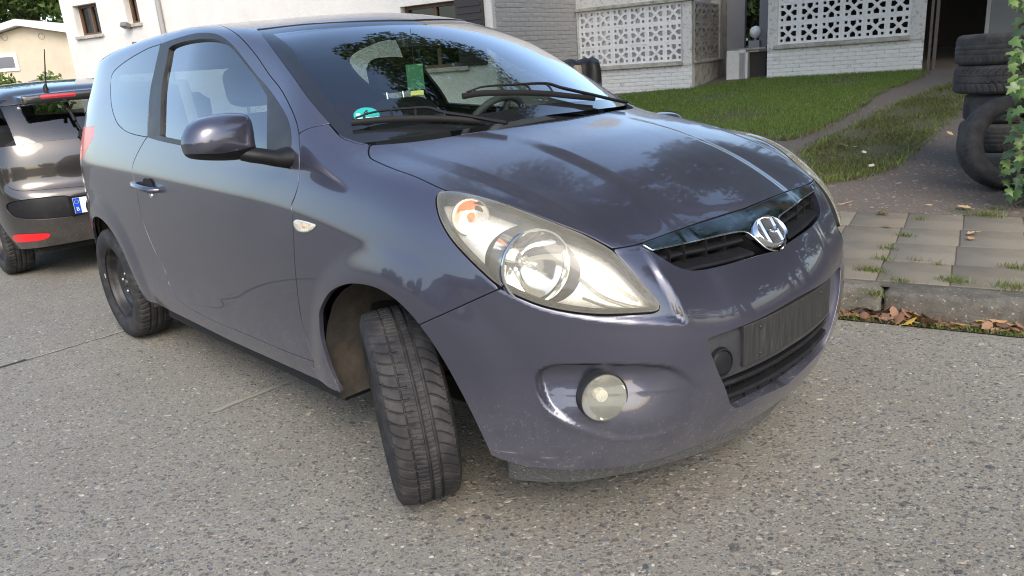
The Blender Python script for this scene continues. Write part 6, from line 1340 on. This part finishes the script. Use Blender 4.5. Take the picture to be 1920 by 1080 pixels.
camr = np.array([CAM_R[0], CAM_R[1], 0]); camr /= np.linalg.norm(camr); back_ = np.array([-CAM_C[0] + iv[0], -CAM_C[1] + iv[1], 0]); back_ /= np.linalg.norm(back_); dist_iv = float(np.hypot(iv[0] - CAM_C[0], iv[1] - CAM_C[1]))
def at_dist(px, py, dd): d = ray(px, py); return CAM_C + d * (dd / math.hypot(d[0], d[1]))
k = 0
edge = lambda y: np.interp(y, [-20, 20, 60, 70, 120, 160, 200, 250, 290, 320, 345, 365, 385], [1880, 1898, 1904, 1900, 1895, 1900, 1899, 1892, 1884, 1878, 1874, 1882, 1898])
for i in range(4000):
    x, y = RNG.uniform(1866, 1985), RNG.uniform(-60, 385)
    if x < edge(y) + RNG.normal(0, 5) or k >= 296: continue
    P = at_dist(x, y, dist_iv - RNG.uniform(-.10, .22) - .0); o = obj('ivy_leaf', IVL[RNG.choice(4, p=[.45, .33, .19, .03])][RNG.integers(2)], it, Vector(P) - Vector(b0)); s_ = RNG.uniform(.036, .062); o.scale = (s_, s_, s_)
    nrm = -back_ + np.array([0, 0, .55]) + RNG.normal(0, .42, 3) - camr * .3; o.rotation_mode = 'QUATERNION'; o.rotation_quaternion = Vector(nrm).to_track_quat('Z', 'Y') @ Matrix.Rotation(RNG.uniform(2.2, 4.1), 3, 'Z').to_quaternion(); k += 1
for i in range(6): q = MB(); y0 = -40 + i * 70; pts_ = [at_dist(1925 + 25 * math.sin(j * 1.7 + i * 2), y0 + j * 18, dist_iv + .02) for j in range(6)]; q.tube(pts_, .008, 6); q.build('ivy_stem', M_BARK, it, smooth=True)
for i, (x_, y_, h_, r_) in enumerate([(4.6, 8.2, 9, 3.2), (7.5, 12, 10, 3.6), (3.8, 15.5, 10, 2.8), (8, 5.5, 8, 2.8), (5.9, 4.3, 6.2, 2.2)]): tree('garden_tree', (x_, y_, .5), h_, (x_, y_, h_ * .56), (r_, r_, h_ * .45), 5200, .17, ['dense leafy tree in the garden just past the ivy trunk', 'large leafy tree far back in the garden, right of the tyres', 'slender tall tree at the very back of the garden', 'broad tree by the pavement to the right of the ivy', 'smaller round tree nearest the pavement, right of the ivy'][i], GT, 60 + i, 30, .2, 'tree', 'trees in the garden')
tree('garden_tree', (1.1, 9.6, .5), 8, (-1.3, 9.4, 5.6), (2.7, 2.2, 2.5), 6500, .15, 'leaning garden tree whose crown hangs over the tyre stack, above the picture', GT, 66, 34, .2, 'tree', 'trees in the garden')
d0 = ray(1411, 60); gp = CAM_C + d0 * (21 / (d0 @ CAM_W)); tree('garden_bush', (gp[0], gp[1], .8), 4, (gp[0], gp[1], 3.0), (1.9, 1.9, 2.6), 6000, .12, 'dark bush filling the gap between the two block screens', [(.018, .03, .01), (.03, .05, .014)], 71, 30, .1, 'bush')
# ------------------------------------------------------------------ across the street: what the bodywork mirrors
def block(nm, s0, s1, t0, t1, h, label, wmat, seed):
    o = empty(nm, st((s0 + s1) / 2, t1, 0), label, 'house'); g = MB(); M = Matrix.Rotation(A15, 4, 'Z'); g.box((s0, t0, -.1), (s1, t1, h), M); g.build('wall', wmat, o); g = MB(); g.prism([(t0 - .3, h), (t1 + .3, h), ((t0 + t1) / 2, h + 1.6)], s1 - s0, M @ Matrix.Translation((s0, 0, 0)) @ Matrix(((0, 0, 1, 0), (1, 0, 0, 0), (0, 1, 0, 0), (0, 0, 0, 1))), 2); g.build('roof', pbr('dark_tiles', (.06, .045, .04), .9), o)
    for u in np.arange(s0 + 1.2, s1 - 1.5, 2.6):
        for v in (.9, 3.4):
            if v + 1.3 < h: g = MB(); g.box((u, t1 + .002, v), (u + 1.2, t1 + .05, v + 1.3), M); g.build('window', M_FRIT, o)
block('far_house', -18, -8, -30, -22, 2.7, 'beige terrace house across the street, mirrored in the bodywork', pbr('beige_brick', (.45, .36, .26), .9), 1); block('far_house', 5, 17, -30, -22, 2.9, 'pale rendered house across the street, mirrored in the bodywork', pbr('pale_render', (.60, .53, .42), .9), 2)
for i, (s_, t_, h_, r_) in enumerate([(-30, -17, 4.2, 3.0), (-13, -14.0, 2.9, 2.0), (-5, -17, 3.2, 2.2), (1.5, -19, 3.4, 2.4), (22, -13, 5, 3.6), (-22, -15, 3.6, 2.6)]):
    p = st(s_, t_, 0); tree('street_tree', p, h_, (p[0], p[1], h_ * .62), (r_, r_, h_ * .42), 3800, .20, ['low bushy tree at the far left end of the opposite side of the street', 'small round tree opposite the second car, across the street', 'medium leafy tree across the street opposite the hatchback door', 'leafy tree across the street opposite the hatchback nose', 'wide tree far right across the street', 'bushy tree beside the beige house across the street'][i], GT, 40 + i, 24, .2, 'tree', 'trees across the street')
# ------------------------------------------------------------------ second car, seen from behind
M_PAINT2 = paint_mat('charcoal_paint', (.034, .030, .027), (.055, .048, .042))
Q_PLAN = Spline([(-4.3, .52), (-3.9, .70), (-3.3, .80), (-2.4, .842), (-1.2, .842), (-.6, .835), (-.25, .80), (-.08, .70), (.1, .55)])
Q_SECT = Spline([(.15, -.10), (.25, -.055), (.4, -.012), (.6, 0), (.75, -.004), (.9, -.03), (1.0, -.055), (1.2, -.13), (1.4, -.235), (1.5, -.30)])
Q_REAR = Spline([(.15, -.16), (.24, -.07), (.32, -.025), (.45, 0), (.58, -.004), (.63, -.02), (.68, -.055), (.8, -.075), (.95, -.11), (1.1, -.20), (1.25, -.32), (1.4, -.48), (1.5, -.6)])
Q_ROOF = Spline([(-3.4, 1.02), (-2.9, 1.15), (-2.3, 1.33), (-1.8, 1.395), (-1.3, 1.405), (-.9, 1.39), (-.5, 1.35), (-.2, 1.305)])
Q_HOOD = Spline([(-4.2, .62), (-3.95, .78), (-3.6, .90), (-3.1, 1.0), (-2.5, 1.06)])
QX, QY = -4.22, -.09
def F2(x, y, z):
    q = -(x - QX); w = np.abs(y - QY); q2 = -q                         # q2 grows towards the tail
    X = -(-1) * (x - QX)
    sd = w - (Q_PLAN(X) + Q_SECT(z)); re = (X - (Q_REAR(z) - .20 * w ** 2 - .55 * np.maximum(w - .55, 0) ** 2)) * .92
    rf = z - (Q_ROOF(X) - .07 * w ** 2 - .1 * np.maximum(w - .4, 0) ** 2); hd = smax((z - (Q_HOOD(X) - .08 * w ** 2)), (-4.06 - X + .25 * w ** 2), .15)
    top = smin(hd, np.maximum(rf, .9 - z), .05)
    lip = smax(np.maximum(X + .17 + .12 * w ** 2, -.62 - X), np.maximum(np.abs(z - (1.275 - .06 * w ** 2)) - .032, w - .56), .03)        # roof spoiler
    return smin(smax(smax(sd, re, .12), top, .10), lip, .03)
def gradF2(P, e=.004):
    x, y, z = P.T; return np.stack([F2(x + e, y, z) - F2(x - e, y, z), F2(x, y + e, z) - F2(x, y - e, z), F2(x, y, z + e) - F2(x, y, z - e)], 1) / (2 * e)
V, N, T = surface_net(F2, (-8.45, -1.02, .16), (-4.05, .86, 1.56), .014, gradF2); b2 = Me(V, N, T)
b2 = cut_out(b2, b2.V[:, 2] - np.interp(b2.V[:, 0], [-8.4, -7.5, -5.2, -4.6, -4.2], [.24, .22, .22, .24, .27]))
WR = (-5.00, -7.51)
for wx in WR: b2 = cut_out(b2, np.where(np.abs(b2.V[:, 1] - QY) > .5, np.hypot(b2.V[:, 0] - wx, b2.V[:, 2] - .31) - .345, 1))
def R2(pts): return Region(F2, pts, 1.5)
G_GL = R2([(-60, 201, 1), (0, 195), (74, 187), (144, 181), (230, 175, 1), (235, 250, 1), (155, 258), (78, 266), (4, 276), (-60, 283, 1)]); G_BR = R2([(74, 177.5, 1), (142, 172.5, 1), (143, 180, 1), (75, 185.5, 1)])
G_HATCH = R2([(-60, 203, 1), (0, 196, 1), (230, 174, 1), (240, 345, 1), (152, 349.5), (60, 357), (35, 357.5), (14, 349), (4, 322), (-4, 300), (-8, 285)])
G_REC = R2([(12, 385), (23, 378.5), (60, 373), (117, 367), (135, 369, 1), (150, 404, 1), (93, 410), (60, 411), (31, 408), (16, 398)]); G_RED = R2([(23, 443), (28, 440), (35, 439), (60, 438), (90, 437), (95, 440), (92, 445), (78, 450.5), (50, 454), (33, 455), (26, 450)])
car2 = empty('dark_hatchback', (-6.2, QY, 0), 'dark charcoal hatchback seen from behind with red brake light strip and roof aerial', 'car')
def pan2(m, A, g=.0025): f = A(m.V, m.N); return cut_in(m, f + g), cut_out(m, f - g)
br, r2 = pan2(b2, G_BR, .001); fh_ = np.maximum(G_HATCH(r2.V, r2.N), r2.V[:, 2] - 1.235); hatch, r2 = cut_in(r2, fh_ + .0025), cut_out(r2, fh_ - .0025); gl2 = cut_in(hatch, G_GL(hatch.V, hatch.N) + .001); hatch = cut_out(hatch, G_GL(hatch.V, hatch.N) - .001); gl2 = cut_in(gl2, np.maximum(QX - .75 - gl2.V[:, 0], np.abs(gl2.V[:, 1] - QY) - .66))
rec, r2 = pan2(r2, G_REC); red, r2 = pan2(r2, G_RED, .001)
v = r2.V; X_ = v[:, 0] - QX; sidew = np.maximum.reduce([.97 - v[:, 2] + .02 * X_, v[:, 2] - 1.275 + .12 * np.maximum(-1.9 - X_, 0) * 2.2, np.abs(v[:, 1] - QY) * -1 + .50, X_ + .42, -2.75 - X_])
sg, r2 = cut_in(r2, sidew + .001), cut_out(r2, sidew - .001)
v = r2.V; X_ = v[:, 0] - QX; wsf = np.maximum.reduce([X_ + 2.12, -3.0 - X_, 1.07 - v[:, 2], np.abs(v[:, 1] - QY) - .58, v[:, 2] - 1.35]); ws2, r2 = cut_in(r2, wsf), cut_out(r2, wsf)
bmp2 = cut_in(r2, np.maximum(r2.V[:, 2] - .655, QX - .55 - r2.V[:, 0])); r2 = cut_out(r2, np.maximum(r2.V[:, 2] - .655, QX - .55 - r2.V[:, 0]))
nsk = lambda c: (c[:, 2] < .30)
part('body_shell', flange(r2, .012, skip=nsk), M_PAINT2, car2); part('rear_bumper', flange(bmp2, .02, skip=nsk), M_PAINT2, car2); part('tailgate', flange(hatch, .012, skip=None), M_PAINT2, car2)
part('rear_window', offset(gl2, -.002), glass_mat('dark_glass', (.66, .74, .74), boost=2.6), car2); part('side_windows', offset(sg, -.003), bpy.data.materials['dark_glass'], car2); part('windscreen', offset(ws2, -.003), M_WS, car2)
part('brake_light', br, pbr('brake_red', (.40, .012, .018), .2, coat=.6), car2); part('bumper_insert', flange(offset(rec, -.008), .01, skip=None), M_BLACK, car2); part('fog_light', offset(red, .002), pbr('bright_red_lens', (.72, .012, .018), .15, coat=1), car2)
part('inner_lining', flip(offset(cut_out(r2, .8 - r2.V[:, 2]), -.04)), M_TRIM_IN, car2)
def hx(pts, up=0.0): P = hits(F2, pts); g = gradF2(P); return P + g / np.linalg.norm(g, axis=1)[:, None] * up
# number plate: blue band with B, white field, in its recess
c = hx([(142, 386)])[0]; xs_ = c[0] + .006; y0 = float(on_plane(135, 373, 0, xs_)[1]); za, zb = float(on_plane(143, 400.5, 0, xs_)[2]), float(on_plane(134.5, 372, 0, xs_)[2])
PM = lambda y, z, w: (xs_ + w, y, z)
MB().box((xs_ - .03, y0 - .02, za - .015), (xs_ + .001, y0 + .54, zb + .015), None, .004).build('plate_frame', M_BLACK, car2); pl = MB().box((xs_ + .0015, y0, za), (xs_ + .004, y0 + .52, zb), None, .0008).build('number_plate', M_WHITE, car2)
MB().box((xs_ + .0042, y0 + .001, za + .001), (xs_ + .005, y0 + .043, zb - .001)).build('country_band', pbr('plate_blue', (.01, .075, .55), .4), pl)
MT = Matrix(((0, 0, 1, xs_ + .0056), (1, 0, 0, y0 + .022), (0, 1, 0, za + .030), (0, 0, 0, 1))); obj('country_letter', text_mesh('B', .038, M_WHITE, MT, 'country_letter'), pl)
for k in range(12):
    a = k * math.pi / 6; MB().lathe([(0, .0003), (.0022, 0)], 5, Matrix(((0, 1, 0, xs_ + .0053), (1, 0, 0, y0 + .022 + .013 * math.cos(a)), (0, 0, 1, zb - .028 + .013 * math.sin(a)), (0, 0, 0, 1)))).build('plate_star', pbr('star_yellow', (.8, .6, .05), .5) if k == 0 else bpy.data.materials['star_yellow'], pl)
A = hx(smooth_line([(117, 184), (127, 203), (140, 228), (156, 254)], 5), .02); q = MB(); q.tube(A, [.008, .010, .012, .014][:1] * len(A), 8); q.tube(hx(smooth_line([(119, 186), (128, 206), (141, 232)], 6), .035), .013, 8); q.lathe([(0, .03), (.03, .025), (.035, 0)], 16, Matrix.Translation(A[-1]) @ Matrix.Rotation(R(-90), 4, 'Z')); q.build('rear_wiper', M_BLACK, car2, smooth=R(50))
ab = hits(F2, [(86, 167.5)])[0]; d_ = ray(83, 92); k = ((ab - CAM_C) @ CAM_W) / (d_ @ CAM_W); at_ = CAM_C + d_ * (k * .985); q = MB(); q.tube([ab + [0, 0, -.01], ab + [0, 0, .02], ab * .86 + at_ * .14, ab * .55 + at_ * .45, at_], [.022, .014, .0065, .0045, .003], 10); q.build('aerial', M_BLACK, car2, smooth=R(60))
b = MB(); b.box((-8.0, QY - .68, .20), (-4.45, QY + .68, .30)); b.build('underbody', M_DARK, car2)
q = MB()
for y in (-.38, .38): q.box((-5.62, QY + y - .22, .5), (-5.45, QY + y + .22, 1.08), None, .05); q.box((-5.60, QY + y - .12, 1.10), (-5.50, QY + y + .12, 1.28), None, .04)
q.box((-5.2, QY - .6, .5), (-5.05, QY + .6, .98), None, .05); q.build('seat_back', M_SEAT, car2, smooth=R(40))
for wx in WR:
    for sd in (-1, 1):
        w = bpy.data.objects.new('wheel', None); COL.objects.link(w); w.parent = car2; w.matrix_local = Matrix.Translation((wx + 6.2, sd * .745, .30)) @ Matrix.Rotation(0 if sd < 0 else math.pi, 4, 'Z')
        obj('tyre', ME_T2, w, (0, 0, 0)); obj('rim', ME_RIM, w, (0, 0, 0))
        P = []
        for a in np.linspace(-10, 190, 25): a_ = R(a); P.append([(wx + 6.2 + .36 * math.cos(a_), sd * yy, .31 + .36 * math.sin(a_)) for yy in (.80, .55)])
        MB().grid(P).build('wheel_housing', M_DARK, car2, loc=(0, 0, 0), fix=False)
# scent card hanging behind the windscreen
M_TREEC = pbr('green_card', (.010, .10, .04), .5, var=(60, (.05, .22, .08), .55, .62)); M_TREEY = pbr('yellow_card', (.62, .60, .16), .5)
d_ = ray(779, 148); c = hits(F, [(779, 148)])[0] + d_ * .10; sc_ = empty('scent_card', tuple(c), 'green scent card with a yellow strip hanging behind the windscreen', 'air freshener'); nb = -d_ * np.array([1, 1, 0]); nb /= np.linalg.norm(nb); Ms = frame_to(np.zeros(3), nb)
MB().box((-.030, -.0015, -.036), (.030, .0015, .05), Ms, .0006).build('card', M_TREEC, sc_, loc=(0, 0, 0)); MB().box((-.024, -.0015, -.056), (.022, .0015, -.040), Ms, .0005).build('strip', M_TREEY, sc_, loc=(0, 0, 0)); q = MB(); q.tube([(0, 0, .05), (0, 0, .17)], .0008, 5); q.build('cord', M_RUBBER, sc_, loc=(0, 0, 0))
